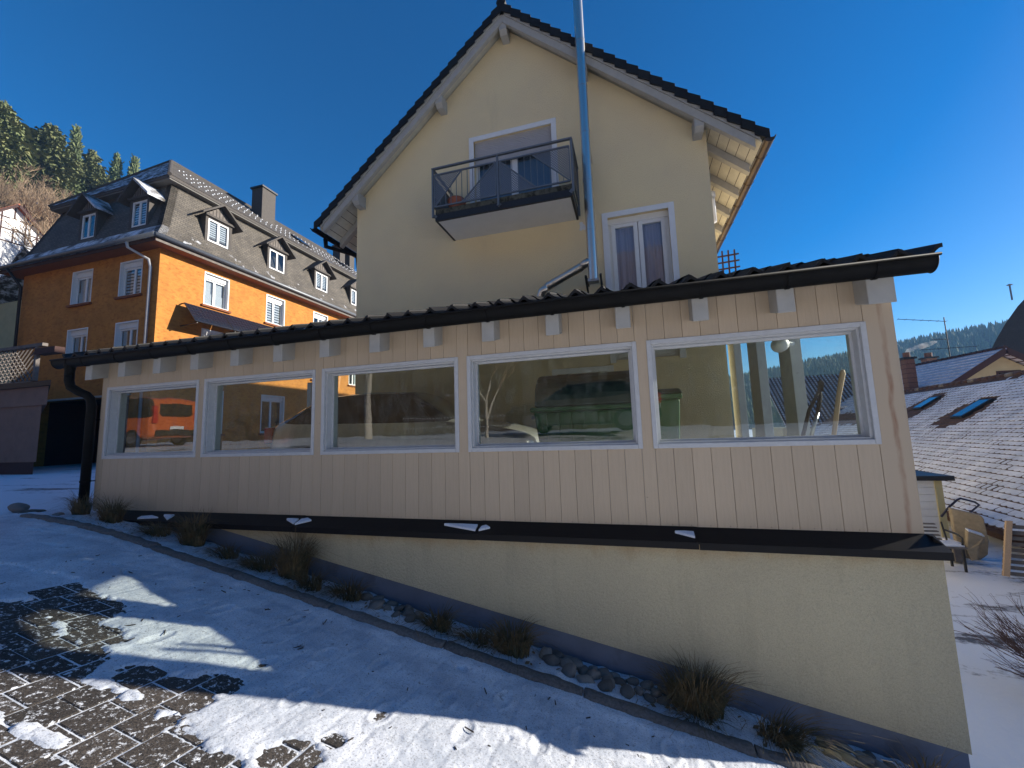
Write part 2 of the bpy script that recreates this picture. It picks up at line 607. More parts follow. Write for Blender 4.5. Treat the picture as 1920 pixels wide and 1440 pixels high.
MT['slate_side'] = brick_mat('slate_shingles', (0.13, 0.112, 0.09), (0.09, 0.078, 0.064), (0.05, 0.043, 0.035), 0.2, 0.11)
MT['slate_flare'] = brick_mat('slate_shingles_frosted', (0.13, 0.112, 0.09), (0.09, 0.078, 0.064), (0.05, 0.043, 0.035), 0.28, 0.1, snow=(2.5, 0.6, 0.72))
MT['slate_front_flare'] = brick_mat('slate_shingles_snowy', (0.13, 0.112, 0.09), (0.09, 0.078, 0.064), (0.05, 0.043, 0.035), 0.28, 0.1, snow=(1.8, 0.4, 0.62))
MT['slate_front'] = MT['slate_side']
MT['slate_top'] = brick_mat('slate_top', (0.1, 0.087, 0.072), (0.08, 0.068, 0.056), (0.04, 0.035, 0.03), 0.3, 0.12)
MT['slate_hip'] = brick_mat('slate_hip_snow', (0.1, 0.087, 0.072), (0.08, 0.068, 0.056), (0.04, 0.035, 0.03), 0.3, 0.12, snow=(3.2, 0.47, 0.6))
MT['red_tile'] = brick_mat('red_tile', (0.5, 0.13, 0.05), (0.42, 0.1, 0.04), (0.2, 0.05, 0.03), 0.3, 0.2)
MT['blue_snow_tile'] = brick_mat('snowy_tile', (0.8, 0.82, 0.86), (0.7, 0.72, 0.78), (0.1, 0.06, 0.05), 0.45, 0.2, ms=0.03, bd=0.03)
MT['dark_roof_far'] = brick_mat('dark_far_tile', (0.03, 0.022, 0.02), (0.025, 0.018, 0.016), (0.01, 0.008, 0.008), 0.3, 0.2)


def paver_mat():
    m, t, b, out, tc = newmat('concrete_paver')
    oi = N(t, 'ShaderNodeObjectInfo')
    ge = N(t, 'ShaderNodeNewGeometry')
    n = N(t, 'ShaderNodeTexNoise')
    n.inputs['Scale'].default_value = 130
    n.inputs['Detail'].default_value = 4
    t.links.new(ge.outputs['Position'], n.inputs['Vector'])
    c = mixc(t, ramp(t, n.outputs[0], 0.35, 0.68), (0.014, 0.012, 0.011), (0.075, 0.06, 0.048))
    c = scalec(t, c, ramp(t, oi.outputs['Random'], 0, 1, 0.6, 1.35))
    n2 = N(t, 'ShaderNodeTexNoise')
    n2.inputs['Scale'].default_value = 34
    n2.inputs['Detail'].default_value = 9
    n2.inputs['Roughness'].default_value = 0.75
    t.links.new(ge.outputs['Position'], n2.inputs['Vector'])
    c = mixc(t, ramp(t, n2.outputs[0], 0.55, 0.62), c, (0.7, 0.72, 0.76))
    t.links.new(c, b.inputs['Base Color'])
    b.inputs['Roughness'].default_value = 0.85
    bump(t, b, n.outputs[0], 0.004, 0.8)
    return m


MT['paver'] = paver_mat()


def ground_mat():
    """packed snow with wet asphalt showing in long driven tracks"""
    m, t, b, out, tc = newmat('snowy_ground')
    n = noise_n(t, tc, 0.9, 8, 0.66, (0.35, 1.7, 1))
    f = noise_n(t, tc, 12, 6, 0.7)
    k = N(t, 'ShaderNodeMath', operation='MULTIPLY_ADD')
    k.inputs[1].default_value = 0.25
    t.links.new(f.outputs[0], k.inputs[0])
    t.links.new(n.outputs[0], k.inputs[2])
    c = mixc(t, ramp(t, k.outputs[0], 0.7, 0.78), (0.72, 0.75, 0.8), (0.09, 0.085, 0.085))
    t.links.new(c, b.inputs['Base Color'])
    b.inputs['Roughness'].default_value = 0.65
    bump(t, b, f.outputs[0], 0.03, 0.6)
    return m


MT['ground'] = ground_mat()


def perforated():
    m, t, b, out, tc = newmat('perforated_sheet')
    t.links.new(tc.outputs['Object'], (mp := N(t, 'ShaderNodeMapping')).inputs['Vector'])
    mp.inputs['Scale'].default_value = (32, 32, 32)
    mp.inputs['Rotation'].default_value = (0, R(45), 0)
    sp = N(t, 'ShaderNodeSeparateXYZ')
    t.links.new(mp.outputs[0], sp.inputs[0])
    acc = None
    for ax in ('X', 'Z'):
        fr = N(t, 'ShaderNodeMath', operation='FRACT')
        t.links.new(sp.outputs[ax], fr.inputs[0])
        s = N(t, 'ShaderNodeMath', operation='SUBTRACT')
        t.links.new(fr.outputs[0], s.inputs[0])
        s.inputs[1].default_value = 0.5
        q = N(t, 'ShaderNodeMath', operation='POWER')
        a = N(t, 'ShaderNodeMath', operation='ABSOLUTE')
        t.links.new(s.outputs[0], a.inputs[0])
        t.links.new(a.outputs[0], q.inputs[0])
        q.inputs[1].default_value = 2
        if acc is None:
            acc = q.outputs[0]
        else:
            ad = N(t, 'ShaderNodeMath', operation='ADD')
            t.links.new(acc, ad.inputs[0])
            t.links.new(q.outputs[0], ad.inputs[1])
            acc = ad.outputs[0]
    lt = N(t, 'ShaderNodeMath', operation='GREATER_THAN')
    t.links.new(acc, lt.inputs[0])
    lt.inputs[1].default_value = 0.32 ** 2
    t.links.new(lt.outputs[0], b.inputs['Alpha'])
    b.inputs['Base Color'].default_value = (0.16, 0.17, 0.19, 1)
    b.inputs['Roughness'].default_value = 0.5
    b.inputs['Metallic'].default_value = 0.4
    return m


MT['perf'] = perforated()


# ------------------------------------------------------------------ frames for walls
class PL:
    """a wall plane: u along it, v up, w outwards"""
    def __init__(self, o, U, Nn):
        self.o, self.U, self.N = Vector(o), Vector(U), Vector(Nn)

    def __call__(self, u, v, w=0.0):
        return self.o + self.U * u + Vector((0, 0, v)) + self.N * w


def fbox(mb, pl, u0, u1, v0, v1, w0, w1):
    return mb.hexa([pl(u0, v0, w0), pl(u1, v0, w0), pl(u1, v0, w1), pl(u0, v0, w1),
                    pl(u0, v1, w0), pl(u1, v1, w0), pl(u1, v1, w1), pl(u0, v1, w1)])


def wall_cells(mb, pl, u0, u1, v0, vtop, openings, w0, w1, extra=()):
    us = sorted({u0, u1, *extra, *[a for o in openings for a in o[:2] if u0 < a < u1]})
    for a, b in zip(us, us[1:]):
        m = (a + b) / 2
        cuts = sorted([(o[2], o[3]) for o in openings if o[0] <= m <= o[1]])
        lo = v0
        for c0, c1 in cuts + [(None, None)]:
            if c0 is None:
                ta, tb = vtop(a), vtop(b)
            else:
                ta = tb = c0
            la = lo(a) if callable(lo) else lo
            lb = lo(b) if callable(lo) else lo
            if min(ta - la, tb - lb) > 1e-4 or max(ta - la, tb - lb) > 1e-3:
                mb.hexa([pl(a, la, w0), pl(b, lb, w0), pl(b, lb, w1), pl(a, la, w1),
                         pl(a, ta, w0), pl(b, tb, w0), pl(b, tb, w1), pl(a, ta, w1)])
            lo = c1
    return mb


def frame_rect(mb, pl, u0, u1, v0, v1, t, w0, w1, sides='lrtb'):
    if 'l' in sides:
        fbox(mb, pl, u0, u0 + t, v0, v1, w0, w1)
    if 'r' in sides:
        fbox(mb, pl, u1 - t, u1, v0, v1, w0, w1)
    if 't' in sides:
        fbox(mb, pl, u0 + t, u1 - t, v1 - t, v1, w0, w1)
    if 'b' in sides:
        fbox(mb, pl, u0 + t, u1 - t, v0, v0 + t, w0, w1)
    return mb
HAZE = 0.0005

# ------------------------------------------------------------------ ground
def smin(a, b, k):
    h = max(k - abs(a - b), 0.0) / k
    return min(a, b) - h * h * k * 0.25


def sm(a, b, x):
    x = min(1, max(0, (x - a) / (b - a)))
    return x * x * (3 - 2 * x)


def zsurf(x, y):
    """height of the finished driveway / yard surface"""
    p = -1.59 - 0.189 * x - 0.11 * max(min(y, 4.5), -6)
    lev = -0.78 + 0.7 * sm(1.5, -2.5, y)
    p = smin(p, lev, 0.25)
    p = -smin(-p, 2.62, 0.25)
    road = sm(-1.5, -4.5, y)
    p = p * (1 - road) + (-0.08 + 0.02 * (-y - 4) * (y < -4)) * road
    return p


def zground(x, y):
    inside = -5.9 < x < 2.05 and -0.2 < y < 3.6
    return zsurf(x, y) - 0.05


def axis_vals(fine0, fine1, step, far):
    vals = []
    x = fine0
    while x < fine1 + 1e-6:
        vals.append(x)
        x += step
    d = step
    a = fine0
    b = vals[-1]
    lo, hi = [], []
    while b < far or a > -far:
        d *= 1.45
        a -= d
        b += d
        lo.append(a)
        hi.append(b)
    return [max(-far, v) for v in lo[::-1] if v > -far * 1.4] + vals + [min(far, v) for v in hi if v < far * 1.4]


gx = axis_vals(-22, 9, 0.5, 1500)
gy = axis_vals(-12, 14, 0.5, 1500)
g = MB().grid(gx, gy, lambda x, y: (x, y, zground(x, y))).build('ground', MT['ground'], smooth=True, recalc=False)
tag(g, 'snowy sloping driveway and yard ground', None, kind='structure')

# paved part of the driveway: 20 x 20 cm concrete setts in staggered columns along Y
PX0, PY0 = -3.2, 0.2
paver_me = MB().box(-0.0972, 0.0972, -0.0972, 0.0972, -0.06, 0.0).mesh('paver')
paver_me.materials.append(MT['paver'])
slope_rot = (math.atan(-0.11), math.atan(0.189), 0)
cnt = 0
for i in range(-9, 12):
    x = -2.307 + 0.2 * i
    for j in range(0, 14):
        y = 0.57 + 0.2 * j + (0.1 if i % 2 else 0.0)
        # the sheet only where the photograph looks: left lower part of the driveway
        dist = (x * 0.961 + y * -0.274)
        if y > 2.45 or y < 0.7 + 0.0 * x:
            continue
        if not (-4.9 < x < -1.25):
            continue
        if y > 2.25 + 0.1 * (x + 2.5) and x > -3.4:
            continue
        if x * 0.43 + y * 1.0 < -0.05:
            continue
        jx, jy = rng.uniform(-.002, .002), rng.uniform(-.002, .002)
        piece('paver', paver_me, g, (x + jx, y + jy, zsurf(x, y) + rng.uniform(-.003, .002)),
              (slope_rot[0] + rng.uniform(-.006, .006), slope_rot[1] + rng.uniform(-.006, .006), rng.uniform(-.01, .01)), bevel=0.005)
        cnt += 1
PAVERS = cnt

# snow lying on the driveway and in the planting strip: a real layer, thin where the setts show
BARE = [(-4.3, 2.13, .33, .13), (-3.75, 2.02, .3, .16), (-3.65, 1.68, .45, .13), (-3.2, 1.66, .28, .16), (-2.95, 1.42, .42, .2),
        (-2.5, 1.42, .5, .24), (-2.2, 1.38, .34, .2), (-2.42, 1.76, .2, .13), (-2.32, 1.93, .13, .09), (-3.9, 1.8, .2, .14),
        (-1.62, 1.72, .12, .1), (-1.53, 1.9, .05, .05), (-2.0, 1.5, .18, .07), (-4.75, 2.12, .2, .08), (-3.3, 1.2, .6, .3),
        (-2.6, 1.1, .6, .22), (-1.85, 1.5, .1, .1), (-3.9, 2.1, .5, .13), (-3.3, 1.9, .22, .1), (-2.65, 1.75, .22, .1), (-4.6, 1.95, .3, .12)]
SNOWY = [(-2.63, 1.29, .09, .05), (-2.5, 1.31, .1, .05), (-2.85, 1.25, .09, .05)]


def nz(x, y, s, o=0.0):
    return noise.noise((x * s + o, y * s - o, o * 0.37))


def snow_h(x, y):
    b = 0.0
    for cx, cy, rx, ry in BARE:
        d = ((x - cx) / rx) ** 2 + ((y - cy) / ry) ** 2
        b = max(b, 1.45 - d * 0.75)
    for cx, cy, rx, ry in SNOWY:
        d = ((x - cx) / rx) ** 2 + ((y - cy) / ry) ** 2
        b -= max(0, 1.3 - d)
    b += 0.5 * nz(x, y, 4.0, 3.1) + 0.38 * nz(x, y, 13, 9.2) + 0.34 * nz(x, y, 36, 1.2)
    b += 1.1 * max(0.0, nz(x * .55, y * 2.2, 2.6, 5.5) - .12) * sm(-3.9, -4.6, x)
    t = sm(0.75, 0.42, b)
    h = -0.006 + t * 0.017 + 0.007 * nz(x, y, 75, 4.4) * (1 - abs(2 * t - 1)) + .003 * nz(x, y, 75, 2.2) * t
    jx_ = abs((x + 2.407 + 40) % 0.2 - 0.1)
    jx_ = 0.1 - jx_
    if y < 2.95 and jx_ < 0.016:
        h -= t * 0.0035 * (1 - jx_ / 0.016)
    h += t * (0.006 * nz(x, y, 3.0) + 0.004 * nz(x, y, 11, 5) + 0.0018 * nz(x, y, 40, 8))
    h += 0.0012 * nz(x, y, 60, 2) * (1 - t)
    k = sm(3.1, 3.2, y)             # planting strip behind the kerb: rougher and a bit higher
    h += k * (0.012 + 0.018 * nz(x, y, 4.5, 7) + 0.012 * nz(x, y, 12, 4))
    bank = sm(2.88, 2.99, y) * (1 - sm(3.12, 3.2, y))   # snow pushed against the kerb
    h += bank * (0.012 + 0.008 * nz(x, y, 9, 2))
    # footprints in the deeper snow
    for fx, fy in FEET:
        d = ((x - fx) / 0.05) ** 2 + ((y - fy) / 0.11) ** 2
        if d < 2.2:
            h += -0.009 * max(0, 1 - d) + 0.005 * max(0, 1 - abs(d - 1.2) * 2)
    edge = min(sm(-7.4, -7.0, x), sm(2.05, 1.95, x), sm(0.25, 0.6, y))
    return h * edge + (-0.07) * (1 - edge)


FEET = [(-3.4, 2.3), (-3.0, 2.05), (-2.3, 2.2), (-1.9, 2.05), (-.6, 2.45), (-.1, 2.4), (.3, 2.75), (-2.1, 2.5), (-1.75, 2.62), (-1.2, 2.5), (-.9, 2.72), (-2.6, 2.75), (-3.1, 2.55), (-.4, 2.62), (0.1, 2.8), (-1.45, 2.2), (-1.0, 2.3)]


def frange(a, b, s):
    n = int(round((b - a) / s))
    return [a + (b - a) * i / n for i in range(n + 1)]


sx = frange(-7.45, -5.0, 0.035)[:-1] + frange(-5.0, 0.6, 0.0115)[:-1] + frange(0.6, 2.1, 0.03)
sy = frange(0.25, 0.9, 0.05)[:-1] + frange(0.9, 3.57, 0.0125)
snow = MB().grid(sx, sy, lambda x, y: (x, y, zsurf(x, y) + snow_h(x, y))).build('snow_cover', MT['snow'], smooth=True, recalc=False)
tag(snow, 'thin trampled snow lying on the driveway and planting strip', 'snow', kind='stuff')

# twigs and bits of leaf litter on the snow
lit = MB()
for k in range(110):
    x = rng.uniform(-4.8, 1.3)
    y = rng.uniform(1.6, 2.98)
    z = zsurf(x, y) + 0.014
    a = rng.uniform(0, 6.28)
    L = rng.choice([.006, .008, .01, .012, .015, .018, .035])
    w = min(.006, L * .4) if L < .04 else .0025
    lit.bar((x - L * math.cos(a), y - L * math.sin(a), z), (x + L * math.cos(a), y + L * math.sin(a), z + rng.uniform(0, .006)), w, .004)
tag(lit.build('leaf_litter', MT['soil']), 'small dark twigs and leaf bits scattered on the snow', 'leaf litter', kind='stuff')

# ------------------------------------------------------------------ annex (long low timber lean-to)
YW = 3.70
XL, XR = -6.66, 1.92
ZB = -0.81
annex = thing('timber_annex', 'low beige boarded lean-to with five white framed windows and a dark tiled roof', 'annex', (-2.4, 5.2, -0.95))
APL = PL((0, YW, 0), (1, 0, 0), (0, -1, 0))
WIN = [(-6.545, -4.972), (-4.862, -3.285), (-3.175, -1.602), (-1.487, 0.074), (0.181, 1.746)]
WZ0, WZ1 = -0.165, 0.736
RS = 0.29                       # roof slope


def roof_u(y):                  # underside of the rafters
    return 0.89 + (y - YW) * RS


# boards: eleven under and eleven over each window, one wide one between windows
gap = 0.0024
board_n = 0
for (a, b) in WIN:
    w = (b - a) / 11.0
    lo = MB().box(gap / 2, w - gap / 2, -0.02, 0.0, 0, WZ0 - ZB + 0.01).mesh('board')
    hi = MB().box(gap / 2, w - gap / 2, -0.02, 0.0, 0, 1.083 - WZ1 + 0.01).mesh('board')
    for me in (lo, hi):
        me.materials.append(MT['board'])
    for k in range(11):
        piece('board', lo, annex, (a + k * w, YW, ZB), bevel=0.0016)
        piece('board', hi, annex, (a + k * w, YW, WZ1 - 0.01), bevel=0.0016)
edges = [XL] + [e for w in WIN for e in w] + [XR]
for k in range(0, len(edges), 2):
    a, b = edges[k], edges[k + 1]
    mb = MB().box(a + gap / 2, b - gap / 2, YW - 0.021, YW, ZB, 1.083)
    o = mb.build('board', MT['board_rust'] if k == len(edges) - 2 else MT['board'], annex, bevel=0.0016)
    if k == len(edges) - 2:
        lab(o, 'wide corner board with a rust streak running down it')
# frame wall behind the boards, with its openings
fw_ = wall_cells(MB(), APL, XL + 0.01, XR - 0.01, ZB + 0.01, lambda u: 1.075, [(a + .02, b - .02, WZ0 + .02, WZ1 - .02) for a, b in WIN], -0.003, -0.17)
fw_.build('wall_frame', MT['post'], annex)
# end boards on the right corner (edge seen past the front boards)
MB().box(XR - 0.004, XR + 0.018, YW - 0.02, YW + 0.17, ZB, 1.07).build('corner_board', MT['board'], annex, bevel=0.0016)
for i, (a, b) in enumerate(WIN):
    fr = frame_rect(MB(), APL, a - .012, b + .012, WZ0 - .012, WZ1 + .012, .038, .002, .03)
    w = fr.build('window', MT['casing'], annex, bevel=0.004)
    # lining boards of the reveal
    ln = frame_rect(MB(), APL, a + .022, b - .022, WZ0 + .022, WZ1 - .022, .02, .0, -.168)
    ln.build('reveal', MT['casing'], w)
    bead = frame_rect(MB(), APL, a + .042, b - .042, WZ0 + .042, WZ1 - .042, .018, -.075, -.1)
    bead.build('glazing_bead', MT['casing'], w)
    fbox(MB(), APL, a + .045, b - .045, WZ0 + .045, WZ1 - .045, -.086, -.09).build('pane', MT['glass'], w)

# flashing ledge in four lengths, with folded seams and scraps of snow
lx = [-6.35, -3.36, -1.37, 0.44, 1.985]
for k in range(4):
    x0, x1 = lx[k], lx[k + 1]
    prof = [(YW - .022, -.806), (3.5, -.884), (3.497, -.935), (3.505, -.935), (3.508, -.892), (YW, -.82)]
    off = .0 if k % 2 else .003
    MB().prism([(x0 + .002, y - off, z + off) for y, z in prof], (x1 - x0 - .004, 0, 0)).build('flashing', MT['ledge'], annex)
    if k:
        MB().prism([(x0 - .012, YW - .03, -.803), (x0 - .012, 3.494, -.879), (x0 - .012, 3.494, -.893), (x0 - .012, YW - .03, -.817)], (.024, 0, 0)).build('flashing_seam', MT['ledge'], annex)
# right return of the ledge
MB().prism([(1.94, 3.6, -.806), (2.0, 3.55, -.884), (2.0, 3.55, -.935), (1.94, 3.6, -.935)], (0, 3.5, 0)).build('flashing', MT['ledge'], annex)
SCRAP = ['snow scrap left of the ledge seam under the second window', 'pointed snow scrap right of the ledge seam under the second window', 'long thin snow scrap under the third window', 'small snow scrap beside the long one under the third window', 'small snow scrap on the ledge seam under the right window', 'leftmost snow scrap on the black ledge', 'second snow scrap from the left on the black ledge']
for (x0, x1, y0, y1, k) in [(-3.52, -3.37, 3.53, 3.6, 1), (-3.35, -3.2, 3.52, 3.62, 2), (-1.72, -1.39, 3.53, 3.6, 1), (-1.36, -1.26, 3.53, 3.6, 2), (.28, .42, 3.54, 3.6, 1), (-5.6, -5.3, 3.52, 3.58, 2), (-5.28, -5.12, 3.52, 3.6, 1)]:
    zz = lambda y: -.884 + (y - 3.5) * .078 / .178
    mb = MB()
    pts = [(x0, y0 if k == 2 else y1 - .01), (x1, y0 + .0), (x1, y1), ((x0 + x1) / 2, y1 + .004), (x0, y1)] if k == 1 else [(x0, y0), (x1, y1 - .03), ((x0 + x1) / 2, y1), (x0 + .01, y1 - .02)]
    mb.prism([(x, y, zz(y) + .002) for x, y in pts], (0, 0, .02))
    tag(mb.build('snow_scrap', MT['snow_clean'], bevel=.006, loc=(x0, y0, -.88)), SCRAP.pop(0), 'snow', 'snow scraps on the ledge')

# rendered base wall and painted plinth under the ledge
BPL = PL((0, 3.57, 0), (1, 0, 0), (0, -1, 0))
ptop = lambda x: -0.989 - 0.1886 * (x + 4.184)
xa = -4.184 + (0.989 - 0.93) / -0.1886 * 1.0
bw = MB()
us = frange(-4.49, 1.963, 0.6)
for a, b in zip(us, us[1:]):
    bw.hexa([BPL(a, ptop(a), 0), BPL(b, ptop(b), 0), BPL(b, ptop(b), -.3), BPL(a, ptop(a), -.3),
             BPL(a, -.9, 0), BPL(b, -.9, 0), BPL(b, -.9, -.3), BPL(a, -.9, -.3)])
bw.build('base_wall', MT['plaster_low'], annex)
pw = MB()
us = frange(-6.5, 1.95, 0.65)
for a, b in zip(us, us[1:]):
    ta, tb = min(ptop(a), -.9), min(ptop(b), -.9)
    pw.hexa([BPL(a, zsurf(a, 3.5) - .3, -.012), BPL(b, zsurf(b, 3.5) - .3, -.012), BPL(b, zsurf(b, 3.5) - .3, -.3), BPL(a, zsurf(a, 3.5) - .3, -.3),
             BPL(a, ta, -.012), BPL(b, tb, -.012), BPL(b, tb, -.3), BPL(a, ta, -.3)])
pw.build('plinth', MT['plinth'], annex)
MB().box(1.65, 1.955, 3.872, 9.6, -3.0, -.94).build('side_base_wall', MT['plaster_low'], annex)
MB().box(-6.6, 1.62, 3.875, 7.39, -1.0, -.76).build('floor_slab', MT['concrete_moss'], annex)

# rafters
rx = [-6.564 + 0.6012 * k for k in range(14)]
for k, x in enumerate(rx + [1.88]):
    w = .12 if k < 14 else .17
    x0, x1 = x - w, x
    y0, y1 = 3.5, 7.38
    MB().prism([(x0, y0, roof_u(y0)), (x0, y1, roof_u(y1)), (x0, y1, roof_u(y1) + .2), (x0, y0, roof_u(y0) + .2)], (w, 0, 0)).build('rafter', MT['rafter'], annex, bevel=.006)
dk = MB()
dk.prism([(-6.95, 3.5, roof_u(3.5) + .202), (-6.95, 7.38, roof_u(7.38) + .202), (-6.95, 7.38, roof_u(7.38) + .23), (-6.95, 3.5, roof_u(3.5) + .23)], (8.98, 0, 0))
dk.build('roof_deck', MT['wood_grey'], annex)

# tiles: the front course one by one, the rest of the slope as one sheet
TW = 0.2284
tz0 = 1.155


def tile_z(u):                                  # wavy cross-section of one pantile
    return 0.033 * math.cos(2 * math.pi * u) + 0.007 * math.cos(4 * math.pi * u + .6)


tm = MB()
nu = 12
top, bot = [], []
us_ = [i / nu for i in range(nu + 1)]
for yy, dz in ((0.0, 0), (0.40, 0.40 * RS)):
    for u in us_:
        tm.v.append(((u - .5) * (TW + .02), yy, tile_z(u) + dz))
for yy, dz in ((0.0, 0), (0.40, 0.40 * RS)):
    for u in us_:
        tm.v.append(((u - .5) * (TW + .02), yy, tile_z(u) + dz - .03))
n1 = nu + 1
for i in range(nu):
    tm.f.append((i, i + 1, n1 + i + 1, n1 + i))
    tm.f.append((2 * n1 + i, 3 * n1 + i, 3 * n1 + i + 1, 2 * n1 + i + 1))
    tm.f.append((i, 2 * n1 + i, 2 * n1 + i + 1, i + 1))
    tm.f.append((n1 + i, n1 + i + 1, 3 * n1 + i + 1, 3 * n1 + i))
tm.f.append((0, n1, 3 * n1, 2 * n1))
tm.f.append((nu, 2 * n1 + nu, 3 * n1 + nu, n1 + nu))
tile_me = tm.mesh('tile', smooth=False)
tile_me.materials.append(MT['tile_dark'])
NT = 40
x_first = 2.06 - (NT - 1) * TW - .05
for k in range(NT):
    x = x_first + k * TW
    piece('tile', tile_me, annex, (x, 3.425 + rng.uniform(-.006, .006), tz0 + rng.uniform(-.003, .003) + (.004 if k % 2 else 0)), (rng.uniform(-.012, .012), rng.uniform(-.012, .012), 0))
sh = MB()
xs_ = frange(x_first - TW / 2, x_first + (NT - .5) * TW, TW / 8)
ys_ = frange(3.8, 7.39, 0.36)
sh.grid(xs_, ys_, lambda x, y: (x, y, tz0 + (y - 3.425) * RS + .015 + tile_z((x - x_first) / TW + .5)))
tag(sh.build('roof_tiles', MT['tile_dark'], annex, smooth=True), None, None, kind='stuff')
sn = MB()
sn.grid(frange(x_first, -1.6, TW / 10), frange(3.46, 7.3, .16),
        lambda x, y: (x, y, tz0 + (y - 3.425) * RS + .004 - .03 * sm(-3.2, -1.7, x) - .03 * sm(3.52, 3.44, y) + .008 * nz(x, y, 6) + .006 * nz(x, y, 20)))
tag(sn.build('roof_snow', MT['snow_clean'], annex, smooth=True, recalc=False), None, None, kind='stuff')

# gutter, brackets, outlet and downpipe
gp = []
gc = (3.468, 1.1)
gr = .074
for k in range(13):
    a = math.pi * (1.0 + k / 12.0)
    gp.append((gc[0] + gr * math.cos(a), gc[1] + 1.2 * gr * math.sin(a)))
gm = MB()
prof = [(gc[0] - gr, gc[1] + .012)] + gp + [(gc[0] + gr, gc[1] + .03)]
for x0, x1 in ((-7.16, 2.085),):
    gm.grid([x0, -4.5, -2.2, 0.0, x1], list(range(len(prof))), lambda x, j: (x, prof[int(j)][0], prof[int(j)][1] + .0))
gm.tube([(-7.17, gc[0] - gr - .004, gc[1] + .012), (2.1, gc[0] - gr - .004, gc[1] + .012)], .012, 8)
for x in (-7.16, 2.085):
    gm.add([(x, y, z) for y, z in prof], [tuple(range(len(prof)))])
    gm.tube([(x, y, z) for y, z in prof], .006, 5)
go = gm.build('gutter', MT['gutter'], annex, smooth=True)
for k, x in enumerate([-6.9] + [v - .05 for v in rx] + [1.75]):
    pth = [(x, gc[0] + (gr + .004) * math.cos(math.pi * (1 + j / 10)), gc[1] + 1.2 * (gr + .004) * math.sin(math.pi * (1 + j / 10))) for j in range(11)]
    mb = MB()
    for p, q in zip(pth, pth[1:]):
        mb.bar(p, q, .026, .006)
    mb.bar((x, gc[0] - gr - .006, gc[1] + .0), (x, gc[0] - gr - .006, gc[1] + .03), .026, .008)
    mb.build('gutter_bracket', MT['gutter'], go)
dp = MB()
dp.lathe([(.07, .06), (.066, .0), (.05, -.09), (.05, -.16)], (-6.92, 3.468, 1.06), 16)
pc = (-6.72, 3.615)
path = [(-6.92, 3.468, .95), (-6.92, 3.47, .84), (-6.9, 3.48, .76), (-6.82, 3.535, .69), (-6.77, 3.58, .655), (-6.735, 3.605, .6), (pc[0], pc[1], .5), (pc[0], pc[1], -.8)]
dp.tube(path, .05, 16)
dpo = dp.build('downpipe', MT['gutter'], annex, smooth=True)
for z in (.33, -.45):
    mb = MB().lathe([(.054, -.012), (.056, 0), (.054, .012)], (pc[0], pc[1], z), 16)
    mb.bar((pc[0], pc[1], z), (pc[0] + .09, YW, z), .01)
    mb.build('pipe_clip', MT['gutter'], dpo)

# right end: posts standing on the side wall, the eaves beam above them
for y0, y1 in ((5.1, 5.46), (6.28, 6.72), (7.5, 7.9), (8.6, 9.0)):
    MB().box(1.72, 1.83, y0, y1, -.94, roof_u(min(y0, 6.4)) - .005).build('post', MT['post'], annex, bevel=.005)
MB().prism([(1.86, 3.875, roof_u(3.875) - .0), (1.86, 9.4, roof_u(6.5)), (1.86, 9.4, roof_u(6.5) + .2), (1.86, 3.875, roof_u(3.875) + .2)], (.06, 0, 0)).build('verge_beam', MT['post'], annex)
MB().box(1.69, 1.86, 3.9, 9.4, -.945, -.93).build('side_sill', MT['post'], annex)
MB().box(XL, XL + .1, 3.9, 7.38, -.78, -.7).build('end_sill', MT['post'], annex)
for y in (5.2, 7.3):
    MB().box(XL + .0, XL + .1, y - .05, y + .05, -.76, 1.2).build('post', MT['post'], annex)

# ------------------------------------------------------------------ main house (cream gable)
YG = 7.40
HX0, HX1 = -5.563, 1.586
HC = -1.985
house = thing('gabled_house', 'tall cream plastered house with steep dark gable roof behind the annex', 'house', (-2.0, 12.0, -1.0))
GPL = PL((0, YG, 0), (1, 0, 0), (0, -1, 0))
SL = 0.885
ZAP = 8.21


def zb(x):                      # lower edge of the barge rafter
    return ZAP - SL * abs(x - HC)


DOOR = (-2.775, -1.13, 4.2, 6.0)
WINB = (-.19, .88, 1.2, 3.86)
IDOOR = (-1.24, -.32, -.75, 1.02)
gw = wall_cells(MB(), GPL, HX0, HX1, -2.9, lambda u: zb(u) + .12, [DOOR, WINB, IDOOR], 0, -.32, extra=(HC,))
gw.build('gable_wall', MT['plaster'], house)
MB().box(HX0, HX0 + .3, YG + .325, 30.0, -2.9, zb(HX0)).build('side_wall', MT['plaster'], house)
MB().box(HX1 - .3, HX1, YG + .325, 30.0, -2.9, zb(HX1)).build('side_wall', MT['plaster'], house)
MB().box(HX0 + .3, HX1 - .3, 17.2, 30.0, -2.9, zb(HX1)).build('added_rear_block', MT['plaster'], house)  # walls and rear lengthened out of view to shade the lower orange facade

YV = 7.10                       # verge plane
EL, ER = -6.33, 2.36            # eave edges
YE = 30.4


def slope_poly(x0, x1, y0, y1, d0, d1):
    """slab following one roof slope between heights d0 and d1 over the barge line"""
    return [(x0, y0, zb(x0) + d0), (x1, y0, zb(x1) + d0), (x1, y1, zb(x1) + d0), (x0, y1, zb(x0) + d0),
            (x0, y0, zb(x0) + d1), (x1, y0, zb(x1) + d1), (x1, y1, zb(x1) + d1), (x0, y1, zb(x0) + d1)]


